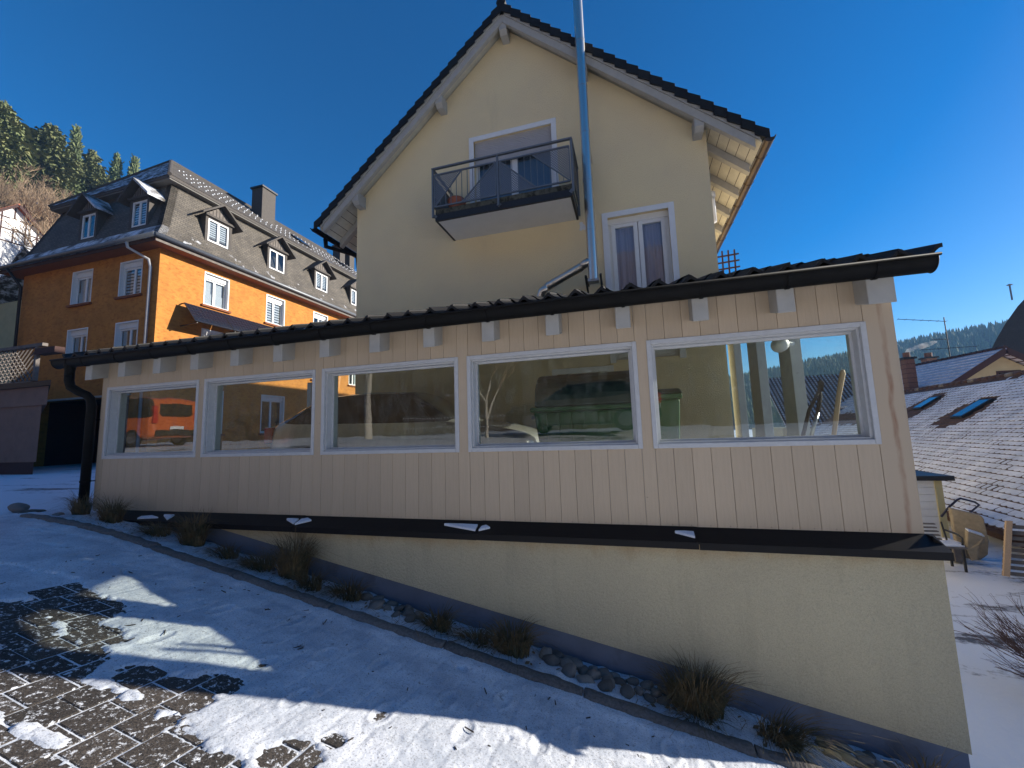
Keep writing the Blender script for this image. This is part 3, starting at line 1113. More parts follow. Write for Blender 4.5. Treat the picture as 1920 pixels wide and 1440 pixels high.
for a, b in ((EL, HC), (HC, ER)):
    MB().hexa(slope_poly(a + .12 * (a < HC - 1), b - .12 * (b > HC + 1), YV, YV + .09, 0, .17)).build('barge_rafter', MT['rafter'], house, bevel=.006)
    MB().hexa(slope_poly(a + .05, b - .05, YV - .02, YV + .02, .172, .262)).build('verge_board', MT['rafter'], house, bevel=.004)
    MB().hexa(slope_poly(a + .02, b - .02, YV + .022, YE, .175, .215)).build('soffit', M('cream_soffit', (0.6, 0.56, 0.45), .8, bscale=20, bdist=.003) if a == EL else bpy.data.materials['cream_soffit'], house)
    r = MB().hexa(slope_poly(a, b, YV - .015, YE, .265, .33))
    r.build('roof_slope', MT['tile_dark'], house)
# grooves between soffit boards are dark battens seen from below
for s, a, b in ((0, HX0, EL + .05), (1, HX1, ER - .05)):
    for k in range(5):
        x = a + (b - a) * (k + .5) / 5
        mb = MB().hexa(slope_poly(x - .004, x + .004, YV + .1, YE, .171, .176))
        mb.build('soffit_groove', MT['wood_grey'], house)
# verge tiles one by one down both slopes, stepped like the photograph's sawtooth
for side in (-1, 1):
    n = 23
    xe = EL - .06 if side < 0 else ER + .06
    dx = (xe - HC) / n
    for k in range(n):
        a = HC + dx * k
        b = HC + dx * (k + 1.12)
        za, zb_ = ZAP - SL * abs(a - HC), ZAP - SL * abs(b - HC)
        lift0, lift1 = .345, .405          # lower end of each tile rides on the one below
        y0, y1 = YV - .06, YV + .3
        mb = MB().hexa([(a, y0, za + lift0 - .16), (b, y0, zb_ + lift1 - .16), (b, y0 + .03, zb_ + lift1 - .16), (a, y0 + .03, za + lift0 - .16),
                        (a, y0, za + lift0 + .02), (b, y0, zb_ + lift1 + .02), (b, y0 + .03, zb_ + lift1 + .02), (a, y0 + .03, za + lift0 + .02)])
        mb.hexa([(a, y0 + .03, za + lift0 - .02), (b, y0 + .03, zb_ + lift1 - .02), (b, y1, zb_ + lift1 - .02), (a, y1, za + lift0 - .02),
                 (a, y0 + .03, za + lift0 + .02), (b, y0 + .03, zb_ + lift1 + .02), (b, y1, zb_ + lift1 + .02), (a, y1, za + lift0 + .02)])
        o = mb.build('verge_tile', MT['tile_dark'], house, bevel=.006)
        if side > 0 and k > 0:
            # snow guard hook glinting at the tile's lower end
            MB().bar((b, y0 + .2, zb_ + lift1 + .02), (b + .01, y0 + .19, zb_ + lift1 + .065), .02, .02).build('snow_hook', MT['alu'], o)
    # remaining tile courses as low steps
    st = MB()
    for k in range(n):
        a = HC + dx * k
        b = HC + dx * (k + 1.08)
        za, zb_ = ZAP - SL * abs(a - HC), ZAP - SL * abs(b - HC)
        st.hexa([(a, YV + .3, za + .3), (b, YV + .3, zb_ + .34), (b, YE, zb_ + .34), (a, YE, za + .3),
                 (a, YV + .3, za + .36), (b, YV + .3, zb_ + .4), (b, YE, zb_ + .4), (a, YE, za + .36)])
    tag(st.build('roof_tiles', MT['tile_dark'], house), None, None, kind='stuff')
MB().tube([(HC, YV - .05, ZAP + .4), (HC, YE, ZAP + .4)], .1, 10).build('ridge_tile', MT['tile_dark'], house)
# purlin ends under the verge
for x in (HC, -3.42, -5.42, -.45, 1.44):
    z1 = zb(x) + (.06 if abs(x - HC) < .1 else .10)
    MB().prism([(x - .075, YV + .02, z1), (x - .075, YV + .02, z1 - .2), (x - .075, YV + .1, z1 - .27), (x - .075, YG + .02, z1 - .27), (x - .075, YG + .02, z1)], (.15, 0, 0)).build('purlin', MT['rafter'], house, bevel=.008)
# rafter tails under both eaves
for x0, x1 in ((HX1, ER - .06), (HX0, EL + .06)):
    for k in range(9):
        y = 7.72 + .78 * k
        MB().hexa(slope_poly(min(x0, x1), max(x0, x1), y, y + .12, .0, .17)).build('rafter_tail', MT['rafter'], house, bevel=.006)
# eaves gutters
bm_ = M('brown_gutter', (0.085, 0.055, 0.035), .4, .5, nscale=8, namt=.2)
for x, s in ((ER + .07, 1), (EL - .07, -1)):
    zc = zb(ER) + .2
    mb = MB()
    pr = [(x + .075 * math.cos(math.pi * (1 + j / 10)), zc + .075 * math.sin(math.pi * (1 + j / 10))) for j in range(11)]
    mb.grid([YV - .06, 9, 11, 13, YE], list(range(11)), lambda y, j: (pr[int(j)][0], y, pr[int(j)][1]))
    mb.add([(q[0], YV - .06, q[1]) for q in pr], [tuple(range(11))])
    mb.tube([(x + s * .078, YV - .08, zc + .005), (x + s * .078, YE, zc + .005)], .012, 6)
    go = mb.build('gutter', bm_ if s > 0 else MT['gutter'], house, smooth=True)
    for k in range(9):
        y = 7.5 + k * .8
        b = MB()
        for p, q in zip(pr, pr[1:]):
            b.bar((p[0], y, p[1] - .003), (q[0], y, q[1] - .003), .03, .006)
        b.build('gutter_bracket', bm_ if s > 0 else MT['gutter'], go)
# left eave downpipe stub
MB().tube([(EL - .07, 7.4, zb(ER) + .12), (EL - .07, 7.42, zb(ER) - .05), (-5.7, 7.6, zb(ER) - .3), (-5.66, 7.6, zb(ER) - .6)], .05, 10).build('downpipe', MT['gutter'], house, smooth=True)
# vent pipe under the right eave
MB().lathe([(.085, 0), (.085, .5), (.1, .52), (.1, .6), (.085, .6), (.085, .45)], (1.78, 8.45, 3.95), 14).build('vent_pipe', MT['white'], house, smooth=True)

# balcony door with half-lowered roller shutter
u0, u1, v0, v1 = DOOR
d = frame_rect(MB(), GPL, u0 - .09, u1 + .09, v0 - .05, v1 + .09, .1, .0, .018, 'lrt').build('balcony_door', MT['white_trim'], house, bevel=.004)
frame_rect(MB(), GPL, u0, u1, v0, v1, .07, -.13, -.2).build('frame', MT['white'], d, bevel=.004)
mid = (u0 + u1) / 2
fbox(MB(), GPL, mid - .07, mid + .07, v0 + .07, v1 - .07, -.135, -.19).build('mullion', MT['white'], d, bevel=.004)
fbox(MB(), GPL, u0 + .07, mid - .07, v0 + .07, v1 - .07, -.155, -.165).build('pane', MT['glass_far'], d)
fbox(MB(), GPL, mid + .07, u1 - .07, v0 + .07, v1 - .07, -.155, -.165).build('pane', MT['glass_far'], d)
fbox(MB(), GPL, u0 + .02, u1 - .02, v0, v1, -.26, -.28).build('curtain', M('blue_grey_curtain', (.22, .25, .3), .9, nscale=10, namt=.25, stretch=(12, 1, .05)), d)
sl = fbox(MB(), GPL, u0 + .01, u1 - .01, 5.52, 5.55, -.06, -.075)
slat = MB()
fbox(slat, GPL, u0 + .012, u1 - .012, 0, .034, -.055, -.068)
for k in range(13):
    fbox(MB(), GPL, u0 + .012, u1 - .012, 5.5 + k * .039, 5.5 + k * .039 + .034, -.055, -.068).build('shutter_slat', MT['shutter'], d, bevel=.005)
fbox(MB(), GPL, u0 + .006, u1 - .006, 5.49, 6.0, -.08, -.09).build('shutter_backing', MT['wood_grey'], d)
# tall casement window
u0, u1, v0, v1 = WINB
d = frame_rect(MB(), GPL, u0 - .09, u1 + .09, v0 - .05, v1 + .09, .1, .0, .018, 'lrt').build('casement_window', MT['white_trim'], house, bevel=.004)
frame_rect(MB(), GPL, u0, u1, v0, v1, .07, -.12, -.2).build('frame', MT['white'], d, bevel=.004)
mid = (u0 + u1) / 2
for a, b in ((u0 + .06, mid - .005), (mid + .005, u1 - .06)):
    frame_rect(MB(), GPL, a, b, v0 + .06, v1 - .1, .075, -.105, -.17).build('sash', MT['white'], d, bevel=.006)
    fbox(MB(), GPL, a + .075, b - .075, v0 + .13, v1 - .17, -.135, -.145).build('pane', MT['glass_far'], d)
fbox(MB(), GPL, u0, u1, v1 - .11, v1, -.09, -.16).build('shutter_box', MT['white'], d)
cm = MB()
cm.grid(frange(u0 + .05, u1 - .05, .015), [v0, v1], lambda u, v: GPL(u, v, -.19 + .015 * math.sin(u * 55)))
cm.build('curtain', MT['curtain'], d, smooth=True)
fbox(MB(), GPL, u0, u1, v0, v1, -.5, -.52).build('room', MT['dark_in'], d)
# door into the annex
u0, u1, v0, v1 = IDOOR
d = frame_rect(MB(), GPL, u0 - .09, u1 + .09, v0, v1 + .09, .1, .0, .03, 'lrt').build('annex_door', MT['white'], house, bevel=.004)
fbox(MB(), GPL, u0, u1, v0, v1, -.1, -.14).build('leaf', MT['white'], d)
frame_rect(MB(), GPL, u0 + .01, u1 - .01, v0, v1 - .01, .05, -.06, -.1, 'lrt').build('frame', MT['white'], d, bevel=.004)
for z in (-.5, .3):
    frame_rect(MB(), GPL, u0 + .14, u1 - .14, z, z + .62, .03, -.085, -.1).build('moulding', MT['white'], d, bevel=.006)
# filler patch on the plaster by the balcony
pm = MB()
for (cx, cz, r) in ((-.64, 3.77, .05), (-.66, 3.83, .035), (-.6, 3.74, .045), (-.67, 3.72, .03)):
    pm.lathe([(r, 0), (r * .8, -.004)], (cx, YG - .001, cz), 9, 'y')
pm.build('filler_patch', MT['white_trim'], house)

# balcony (thing of the house: slab and railing move with it)
BX0, BX1, BY = -3.24, -.70, 6.56
bal = MB().box(BX0, BX1, BY, YG - .002, 4.04, 4.14).build('balcony', MT['concrete_moss'], house, bevel=.01)
MB().box(BX0 + .02, BX1 - .02, BY + .04, YG - .002, 3.92, 3.935).build('soffit_panel', MT['panel_white'], bal)
MB().box(BX0, BX1, BY - .004, BY + .04, 3.915, 4.038).build('edge_beam', MT['black_metal'], bal)
for x0 in (BX0, BX1 - .04):
    MB().box(x0, x0 + .04, BY + .042, YG - .002, 3.915, 4.038).build('edge_beam', MT['black_metal'], bal)
RY = BY - .03
ZT = 4.93
mid = -2.0
for x in (BX0 - .03, mid, BX1 + .02):
    MB().box(x - .018, x + .018, RY - .02, RY + .02, 3.97, ZT - .02).build('railing_post', MT['galv'], bal, bevel=.004)
    MB().lathe([(.045, 0), (.045, .02)], (x + .03 * (x < -3) - .03 * (x > -1), BY - .012, 4.0), 4, 'y').build('clamp_plate', MT['galv'], bal)
MB().bar((BX0 - .05, RY, ZT), (BX1 + .04, RY, ZT), .05, .03).build('handrail', MT['galv'], bal, bevel=.004)
for x in (BX0 - .03, BX1 + .02):
    MB().bar((x, RY + .02, ZT), (x, YG - .002, ZT), .05, .03).build('handrail', MT['galv'], bal, bevel=.004)
    MB().bar((x, RY + .02, 4.78), (x, YG - .03, 4.78), .025, .025).build('railing_bar', MT['galv'], bal)
    MB().bar((x, RY + .02, 4.2), (x, YG - .03, 4.2), .025, .025).build('railing_bar', MT['galv'], bal)
    MB().box(x - .018, x + .018, YG - .06, YG - .02, 3.97, ZT - .02).build('railing_post', MT['galv'], bal)
    MB().box(x - .002, x + .002, RY + .06, YG - .08, 4.22, 4.77).build('perforated_panel', MT['perf'], bal)
for a, b, kind in ((BX0 + .01, mid - .04, 0), (mid + .04, BX1 - .02, 1)):
    z0, z1 = 4.17, 4.8
    for z in (z0, z1):
        MB().bar((a, RY, z), (b, RY, z), .026, .026).build('railing_bar', MT['galv'], bal)
    for x in (a, b):
        MB().bar((x, RY, z0), (x, RY, z1), .022, .022).build('railing_bar', MT['galv'], bal)
    P = lambda u, v: (a + (b - a) * u, RY, z0 + (z1 - z0) * v)
    tris = [[(0, 1), (.46, 1), (0, 0)], [(1, 1), (.45, 0), (1, 0)]] if kind == 0 else [[(0, 1), (.53, 0), (0, 0)], [(.47, 1), (1, 1), (1, 0)]]
    lines = [((.46, 1), (0, 0)), ((1, 1), (.45, 0))] if kind == 0 else [((0, 1), (.53, 0)), ((.47, 1), (1, 0))]
    for t_ in tris:
        MB().prism([P(*q) for q in t_], (0, .003, 0)).build('perforated_panel', MT['perf'], bal)
    for p, q in lines:
        MB().bar(P(*p), P(*q), .018, .018).build('railing_bar', MT['galv'], bal)
    n = 11
    for k in range(1, n):
        u = k / n
        lo, hi = 0.0, 1.0
        (pa, qa), (pb, qb) = lines
        f = lambda p, q, u: p[1] + (q[1] - p[1]) * (u - p[0]) / (q[0] - p[0])
        va, vb = f(pa, qa, u), f(pb, qb, u)
        if kind == 0:
            hi = min(hi, va)
            hi_ok = va
            seg = (max(0, vb if u > .45 else 0), min(1, va if u < .46 else 1))
        else:
            seg = (max(0, va if u < .53 else 0), min(1, vb if u > .47 else 1))
        if seg[1] - seg[0] > .05:
            MB().bar(P(u, seg[0]), P(u, seg[1]), .01, .01).build('railing_bar', MT['galv'], bal)

# terracotta pot standing on the balcony floor
pot = thing('flower_pot', 'brown terracotta pot standing on the balcony behind the railing', 'flower pot', (-2.93, 6.85, 4.142))
MB().lathe([(.09, 0), (.16, .18), (.18, .27), (.15, .3), (.14, .3), (.12, .2)], (-2.93, 6.85, 4.142), 18).build('pot', MT['terracotta'], pot, smooth=True)
MB().lathe([(.13, .2), (.135, .22), (.0, .24)], (-2.93, 6.85, 4.142), 14).build('soil', MT['soil'], pot)

# stainless flue: stacked sections with collars, elbow and lower branch into the annex roof
flue = thing('steel_flue', 'shiny stainless steel flue pipe climbing the cream gable wall', 'flue pipe', (-.46, 6.98, 2.5))
FX, FY = -.465, 6.97
z = 2.55
while z < 10.2:
    MB().tube([(FX, FY, z), (FX, FY, min(z + .92, 10.3))], .083, 20, caps=False).build('pipe_section', MT['steel'], flue, smooth=True)
    MB().lathe([(.083, -.022), (.088, -.02), (.088, .02), (.083, .022)], (FX, FY, z + .92), 20).build('clamp_band', MT['steel'], flue, smooth=False)
    z += .92
MB().tube([(FX, FY, 2.9), (FX - .12, FY + .02, 2.88), (FX - .2, FY + .03, 2.83)], .075, 18).build('elbow', MT['steel'], flue, smooth=True)
MB().tube([(FX - .2, FY + .03, 2.83), (-1.3, 7.12, 2.6)], .075, 18, caps=False).build('branch_pipe', MT['steel'], flue, smooth=True)
for t_ in (.02, .12, .8, .95):
    a, b = Vector((FX - .2, FY + .03, 2.83)), Vector((-1.3, 7.12, 2.6))
    p = a.lerp(b, t_)
    dr = (b - a).normalized() * .018
    MB().tube([p - dr, p + dr], .08, 18).build('clamp_band', MT['steel'], flue)
MB().tube([(-1.3, 7.12, 2.6), (-1.41, 7.15, 2.53), (-1.48, 7.2, 2.38), (-1.5, 7.25, 2.1)], .075, 18).build('elbow', MT['steel'], flue, smooth=True)
MB().tube([(-1.14, 7.36, 2.2), (-1.14, 7.36, 2.5)], .07, 12).build('roof_collar', MT['alu'], flue, smooth=True)
for zz in (2.52, 5.0, 7.3):
    if zz < 3:
        MB().box(FX - .09, FX + .09, FY - .06, FY + .1, zz, zz + .05).build('support_plate', MT['alu'], flue)
        for s in (-1, 1):
            MB().bar((FX + s * .13, FY - .02, zz + .12), (FX + s * .11, YG, zz - .3), .03, .05).build('wall_bracket', MT['black_metal'], flue)
            MB().bar((FX + s * .12, FY, zz + .1), (FX + s * .12, YG, zz + .1), .03, .05).build('wall_bracket', MT['black_metal'], flue)
    else:
        MB().bar((FX + .06, FY, zz), (FX + .06, YG, zz), .03, .05).build('wall_bracket', MT['alu'], flue)

# trellis behind the annex roof
tr = thing('wooden_trellis', 'dark wooden grid trellis sticking up behind the annex roof', 'trellis', (1.95, 8.3, 2.4))
for k in range(4):
    MB().bar((1.74 + k * .105, 8.3, 2.4), (1.76 + k * .105, 8.3, 3.28 - .0 * k), .026, .02).build('trellis_bar', MT['brown_dark'], tr)
for k in range(5):
    MB().bar((1.68, 8.28, 2.66 + k * .125), (2.14, 8.28, 2.68 + k * .125), .02, .026).build('trellis_bar', MT['brown_dark'], tr)

# ------------------------------------------------------------------ orange house with mansard roof
OX, OY = -18.04, 11.5
OXL = -26.8
OYB = 29.0
oh = thing('orange_house', 'orange plastered three storey house with grey slate mansard roof', 'house', (-22.4, 20, -.9))
RP = PL((OX, 0, 0), (0, 1, 0), (1, 0, 0))       # right, sunlit facade: u = Y
FP = PL((0, OY, 0), (1, 0, 0), (0, -1, 0))      # front, shaded facade: u = X
ZE = 7.95
rw = [(13.35, 14.53), (16.63, 17.83), (19.97, 21.2), (23.3, 24.5)]
rows = [(6.13, 7.64), (3.5, 5.02)]
fw2 = [(-20.32, -19.0), (-23.33, -22.03)]
ropen = [(a, b, z0, z1) for a, b in rw for z0, z1 in rows] + [(16.55, 18.0, .35, 2.3), (20.2, 21.2, .35, 2.3), (13.3, 14.5, .35, 2.3)]
fopen = [(a, b, z0, z1) for a, b in fw2 for z0, z1 in rows]
PORCH = (-24.9, -19.2, -1.2, 1.95)
wall_cells(MB(), RP, OY + .4, OYB, -1.5, lambda u: ZE, ropen, 0, -.4).build('facade', MT['orange'], oh)
wall_cells(MB(), FP, OXL, OX, -1.5, lambda u: ZE, fopen + [PORCH], 0, -.4).build('facade', MT['orange'], oh)
MB().box(OXL, OXL + .4, OY + .4, OYB, -1.5, ZE).build('facade', MT['orange'], oh)
# porch recess with a dim door
MB().box(-25.3, -18.7, OY + 2.2, OY + 2.4, -1.5, 2.4).build('porch_back_wall', MT['brown_dark'], oh)
MB().box(-25.2, OX - .42, OY + .41, OY + 2.2, 1.95, 2.15).build('porch_ceiling', MT['brown_dark'], oh)
for x in (-25.2, -19.2):
    MB().box(x, x + .25, OY + .41, OY + 2.2, -1.5, 1.95).build('porch_side_wall', MT['brown_dark'], oh)
MB().box(-25.0, -19.1, OY - .05, OY, 1.95, 2.03).build('porch_lintel', MT['rafter'], oh)
pd = MB().box(-22.2, -21.3, OY + 2.14, OY + 2.2, -.8, 1.4).build('porch_door', M('blue_grey_door', (.12, .16, .24), .5), oh)
MB().box(-21.45, -21.35, OY + 2.11, OY + 2.135, .3, .34).build('handle', MT['alu'], pd)
MB().box(-22.08, -21.5, OY + 2.125, OY + 2.138, .5, 1.2).build('pane', MT['car_glass'], pd)


def house_window(parent, pl, u0, u1, v0, v1, kind, sill=True, name='window'):
    """white surround, deep reveal, roller shutter box and a two-leaf sash set back in the wall"""
    fr = frame_rect(MB(), pl, u0 - .01, u1 + .01, v0 - .01, v1 + .01, .05, .014, -.0).build(name, MT['white'], parent)
    rv = frame_rect(MB(), pl, u0 - .002, u1 + .002, v0 - .002, v1 + .002, .03, -.002, -.24)
    rv.build('reveal', MT['white'], fr)
    box = v1 - .24
    fbox(MB(), pl, u0 + .03, u1 - .03, box, v1 - .032, -.1, -.22).build('shutter_box', MT['white'], fr)
    mid = (u0 + u1) / 2
    a, b, c, d_ = u0 + .03, u1 - .03, v0 + .03, box
    frame_rect(MB(), pl, a, b, c, d_, .07, -.16, -.21).build('sash', MT['white'], fr)
    fbox(MB(), pl, mid - .05, mid + .05, c + .07, d_ - .07, -.155, -.205).build('mullion', MT['white'], fr)
    for p, q in ((a + .07, mid - .05), (mid + .05, b - .07)):
        fbox(MB(), pl, p, q, c + .07, d_ - .07, -.185, -.19).build('pane', MT['glass_far'], fr)
    if kind == 'blind':
        n = 8
        st = (d_ - c - .14) / n
        for k in range(n):
            fbox(MB(), pl, a + .06, b - .06, c + .07 + k * st, c + .07 + k * st + st * .62, -.222, -.226).build('blind_strip', MT['white'], fr)
    elif kind == 'net':
        fbox(MB(), pl, a + .06, b - .06, c + .07, c + .07 + (d_ - c) * .42, -.222, -.226).build('net_curtain', MT['net'], fr)
        fbox(MB(), pl, a + .06, b - .06, c + .3 + (d_ - c) * .2, d_ - .06, -.26, -.265).build('blind', MT['net'], fr)
    elif kind == 'side':
        for p, q in ((a + .06, a + .3), (b - .3, b - .06)):
            fbox(MB(), pl, p, q, c + .07, d_ - .07, -.24, -.245).build('curtain', MT['net'], fr)
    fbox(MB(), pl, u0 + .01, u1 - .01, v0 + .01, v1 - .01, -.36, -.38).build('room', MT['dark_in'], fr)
    if sill:
        fbox(MB(), pl, u0 - .1, u1 + .1, v0 - .1, v0 - .012, .1, .0).build('sill', MT['soffit_brown'], fr)
    return fr


for i, (a, b) in enumerate(rw):
    for j, (z0, z1) in enumerate(rows):
        house_window(oh, RP, a, b, z0, z1, 'net' if (i == 0 and j == 0) else 'side' if (i == 2 or j == 1) else 'blind')
house_window(oh, RP, 16.55, 18.0, .35, 2.3, 'none')
house_window(oh, RP, 20.2, 21.2, .35, 2.3, 'none')
house_window(oh, RP, 13.3, 14.5, .35, 2.3, 'none')
for i, (a, b) in enumerate(fw2):
    for j, (z0, z1) in enumerate(rows):
        house_window(oh, FP, a, b, z0, z1, ['blind', 'side', 'net', 'side'][i * 2 + j])

# eaves: boxed soffit, white gutter board, gutter
OV = .55
MB().box(OXL - OV, OX + OV, OY - OV, OYB + OV, ZE, ZE + .06).build('soffit', MT['soffit_brown'], oh)
MB().box(OXL - OV - .02, OX + OV + .02, OY - OV - .02, OY - OV, ZE - .02, ZE + .14).build('fascia', MT['brown_dark'], oh)
MB().box(OX + OV, OX + OV + .025, OY - OV, OYB + OV, ZE - .02, ZE + .1).build('fascia', MT['wood_grey'], oh)
og = MB().tube([(OX + OV + .11, OY - OV - .1, ZE + .2), (OX + OV + .11, OYB, ZE + .2)], .09, 10)
og.build('gutter', MT['galv'], oh, smooth=True)
MB().tube([(OXL - OV, OY - OV - .11, ZE + .2), (OX + OV + .1, OY - OV - .11, ZE + .2)], .09, 10).build('gutter', MT['galv'], oh, smooth=True)
MB().tube([(OX - .9, OY - OV - .1, ZE + .12), (OX - .9, OY - OV - .05, ZE - .1), (OX - .38, OY - .16, ZE - .5), (OX - .34, OY - .1, ZE - .8), (OX - .34, OY - .1, -.9)], .055, 10).build('downpipe', M('pale_zinc_pipe', (.5, .5, .5), .4, .4), oh, smooth=True)
MB().tube([(OXL + .2, OY - OV - .1, ZE + .12), (OXL + .2, OY - .16, ZE - .6), (OXL + .2, OY - .1, -.9)], .055, 10).build('downpipe', MT['black_metal'], oh, smooth=True)

# mansard: flare, steep face, small cornice, upper hipped roof
BZ = 11.35
zf = 8.95
ring0 = lambda d: (OXL - d, OX + d, OY - d, OYB + d)


def mans(d0, z0, d1, z1, names):
    a, b, c, e = ring0(d0)
    A, B, C, E_ = ring0(d1)
    MB().hexa([(b, c, z0), (b, e, z0), (b - .3, e, z0), (b - .3, c, z0), (B, C, z1), (B, E_, z1), (B - .3, E_, z1), (B - .3, C, z1)]).build('mansard_face', names[0], oh)
    MB().hexa([(a, c, z0), (b, c, z0), (b, c + .3, z0), (a, c + .3, z0), (A, C, z1), (B, C, z1), (B, C + .3, z1), (A, C + .3, z1)]).build('mansard_face', names[1], oh)
    MB().hexa([(a, c, z0), (a, e, z0), (a + .3, e, z0), (a + .3, c, z0), (A, C, z1), (A, E_, z1), (A + .3, E_, z1), (A + .3, C, z1)]).build('mansard_face', names[1], oh)


mans(OV + .02, ZE + .14, .02, zf, (MT['slate_flare'], MT['slate_front_flare']))
mans(.02, zf, -.75, BZ, (MT['slate_side'], MT['slate_front']))
a, b, c, e = ring0(-.45)
MB().box(a, b, c, e, BZ, BZ + .06).build('cornice_soffit', M('pale_cornice', (.16, .15, .135), .8), oh)
MB().box(a - .03, b + .03, c - .03, e + .03, BZ + .06, BZ + .2).build('cornice', MT['chimney_grey'], oh)
a, b, c, e = ring0(-.4)
cx = (a + b) / 2
zr = 14.75
z0 = BZ + .2
ap0, ap1 = (cx, c + 2.6, zr), (cx, e - 2.6, zr)
MB().add([(b, c, z0), (b, e, z0), ap1, ap0, (b - .05, c, z0 - .05)], [(0, 1, 2, 3)]).build('upper_roof', MT['slate_top'], oh)
MB().add([(a, c, z0), (b, c, z0), ap0], [(0, 1, 2)]).build('upper_roof', MT['slate_hip'], oh)
MB().add([(a, c, z0), ap0, ap1, (a, e, z0)], [(0, 1, 2, 3)]).build('upper_roof', MT['slate_hip'], oh)
MB().tube([ap0, ap1], .1, 8).build('ridge_tile', MT['chimney_grey'], oh)
for p in ((a, c), (b, c)):
    MB().tube([(p[0], p[1], z0), ap0], .08, 8).build('hip_tile', MT['chimney_grey'], oh)
# rows of snow guards on the sunlit slope
sg = MB()
for r_ in range(5):
    f = .14 + r_ * .13
    for k in range(48):
        y = c + 1.3 + k * .34 + (.13 if r_ % 2 else 0)
        if y < c + 2.6 * f + .35:
            continue
        p = Vector((b + (cx - b) * f, y, z0 + (zr - z0) * f))
        sg.box(p.x - .025, p.x + .025, p.y - .022, p.y + .022, p.z, p.z + .04)
tag(sg.build('snow_guards', MT['snow_clean'], oh), None, None, kind='stuff')
# skylights
nrm = Vector((zr - z0, 0, b - cx)).normalized()
for y, f in ((20.3, .25), (24.6, .3)):
    p = Vector((b + (cx - b) * f, y, z0 + (zr - z0) * f))
    t_ = Vector((cx - b, 0, zr - z0)).normalized()
    pts = [p + Vector((0, 0, 0)), p + Vector((0, .8, 0)), p + Vector((0, .8, 0)) + t_ * 1.1, p + t_ * 1.1]
    s = MB().prism([q + nrm * .02 for q in pts], nrm * .08).build('skylight', MT['black_metal'], oh)
    MB().prism([q * 1.0 + nrm * .104 for q in [p + Vector((0, .08, 0)) + t_ * .08, p + Vector((0, .72, 0)) + t_ * .08, p + Vector((0, .72, 0)) + t_ * 1.0, p + Vector((0, .08, 0)) + t_ * 1.0]], nrm * .004).build('pane', MT['solar'], s)
# chimney
ch = MB().box(-21.2, -20.4, 18.25, 19.2, 12.8, 15.15).build('chimney', MT['chimney_grey'], oh)
MB().box(-21.28, -20.32, 18.17, 19.28, 15.15, 15.25).build('chimney_cap', MT['black_metal'], ch)
MB().box(-21.05, -20.55, 18.4, 19.05, 15.25, 15.38).build('chimney_pot', MT['black_metal'], ch)
for y, h in ((27.0, 15.6), (28.2, 15.3)):
    ch = MB().box(-22.6, -21.9, y, y + .6, 13.8, h).build('chimney', MT['chimney_grey'], oh)
    MB().box(-22.66, -21.84, y - .06, y + .66, h, h + .08).build('chimney_cap', MT['black_metal'], ch)


def dormer(pl, u0, u1, v0, v1, kind):
    """gabled dormer: pl.w = 0 at the facade line; front stands a little behind it"""
    f = -.02
    t = .13
    wall = MB()
    fbox(wall, pl, u0 - t, u0, v0 - .25, v1 + .16, f, -1.3)
    fbox(wall, pl, u1, u1 + t, v0 - .25, v1 + .16, f, -1.3)
    fbox(wall, pl, u0, u1, v1, v1 + .16, f, -1.3)
    fbox(wall, pl, u0, u1, v0 - .25, v0, f, -1.3)
    d = wall.build('dormer', MT['chimney_grey'], oh)
    w = frame_rect(MB(), pl, u0, u1, v0, v1, .08, f - .03, f - .09).build('window', MT['white'], d)
    mid = (u0 + u1) / 2
    fbox(MB(), pl, mid - .05, mid + .05, v0 + .08, v1 - .08, f - .035, f - .085).build('mullion', MT['white'], d)
    for p, q in ((u0 + .08, mid - .05), (mid + .05, u1 - .08)):
        fbox(MB(), pl, p, q, v0 + .08, v1 - .08, f - .06, f - .065).build('pane', MT['glass_far'], d)
    if kind:
        n = 9
        st = (v1 - v0 - .16) / n
        for k in range(n):
            fbox(MB(), pl, u0 + .09, u1 - .09, v0 + .08 + k * st, v0 + .08 + k * st + st * .6, f - .1, f - .104).build('blind_strip', MT['white'], d)
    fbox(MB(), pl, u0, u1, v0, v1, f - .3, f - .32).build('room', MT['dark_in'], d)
    # little gable roof, overhanging
    e = .34
    zt = v1 + .16
    ap = zt + .62
    for s in (-1, 1):
        ue = u0 - t - e if s < 0 else u1 + t + e
        zE = zt - .2
        rf = MB()
        rf.hexa([pl(ue, zE, f + .3), pl(mid, ap, f + .3), pl(mid, ap, f - 2.2), pl(ue, zE, f - 2.2),
                 pl(ue, zE + .1, f + .3), pl(mid, ap + .1, f + .3), pl(mid, ap + .1, f - 2.2), pl(ue, zE + .1, f - 2.2)])
        rf.build('dormer_roof', MT['slate_front_flare'] if (pl is FP and s > 0) else MT['chimney_grey'], d)
    g_ = MB().prism([pl(u0 - t, zt, f), pl(u1 + t, zt, f), pl(mid, ap - .06, f)], pl.N * -.1).build('dormer_gable', MT['wood_grey'], d)
    for k in range(1, 8):
        u = u0 - t + (u1 - u0 + 2 * t) * k / 8
        hh = (ap - .06 - zt) * (1 - abs(u - mid) / ((u1 - u0) / 2 + t))
        fbox(MB(), pl, u - .012, u + .012, zt + .005, zt + hh - .03, f, f + .014).build('gable_slat', MT['chimney_grey'], d)
    fbox(MB(), pl, u0 - t - .05, u1 + t + .05, zt - .1, zt, f + .0, f + .1).build('dormer_ledge', MT['chimney_grey'], d)


for i, y in enumerate((13.4, 16.75, 20.15, 23.5)):
    dormer(RP, y, y + 1.03, 9.15, 10.25, i != 1)
for i, x in enumerate((-19.95, -23.15)):
    dormer(FP, x, x + .9, 9.15, 10.3, i == 0)

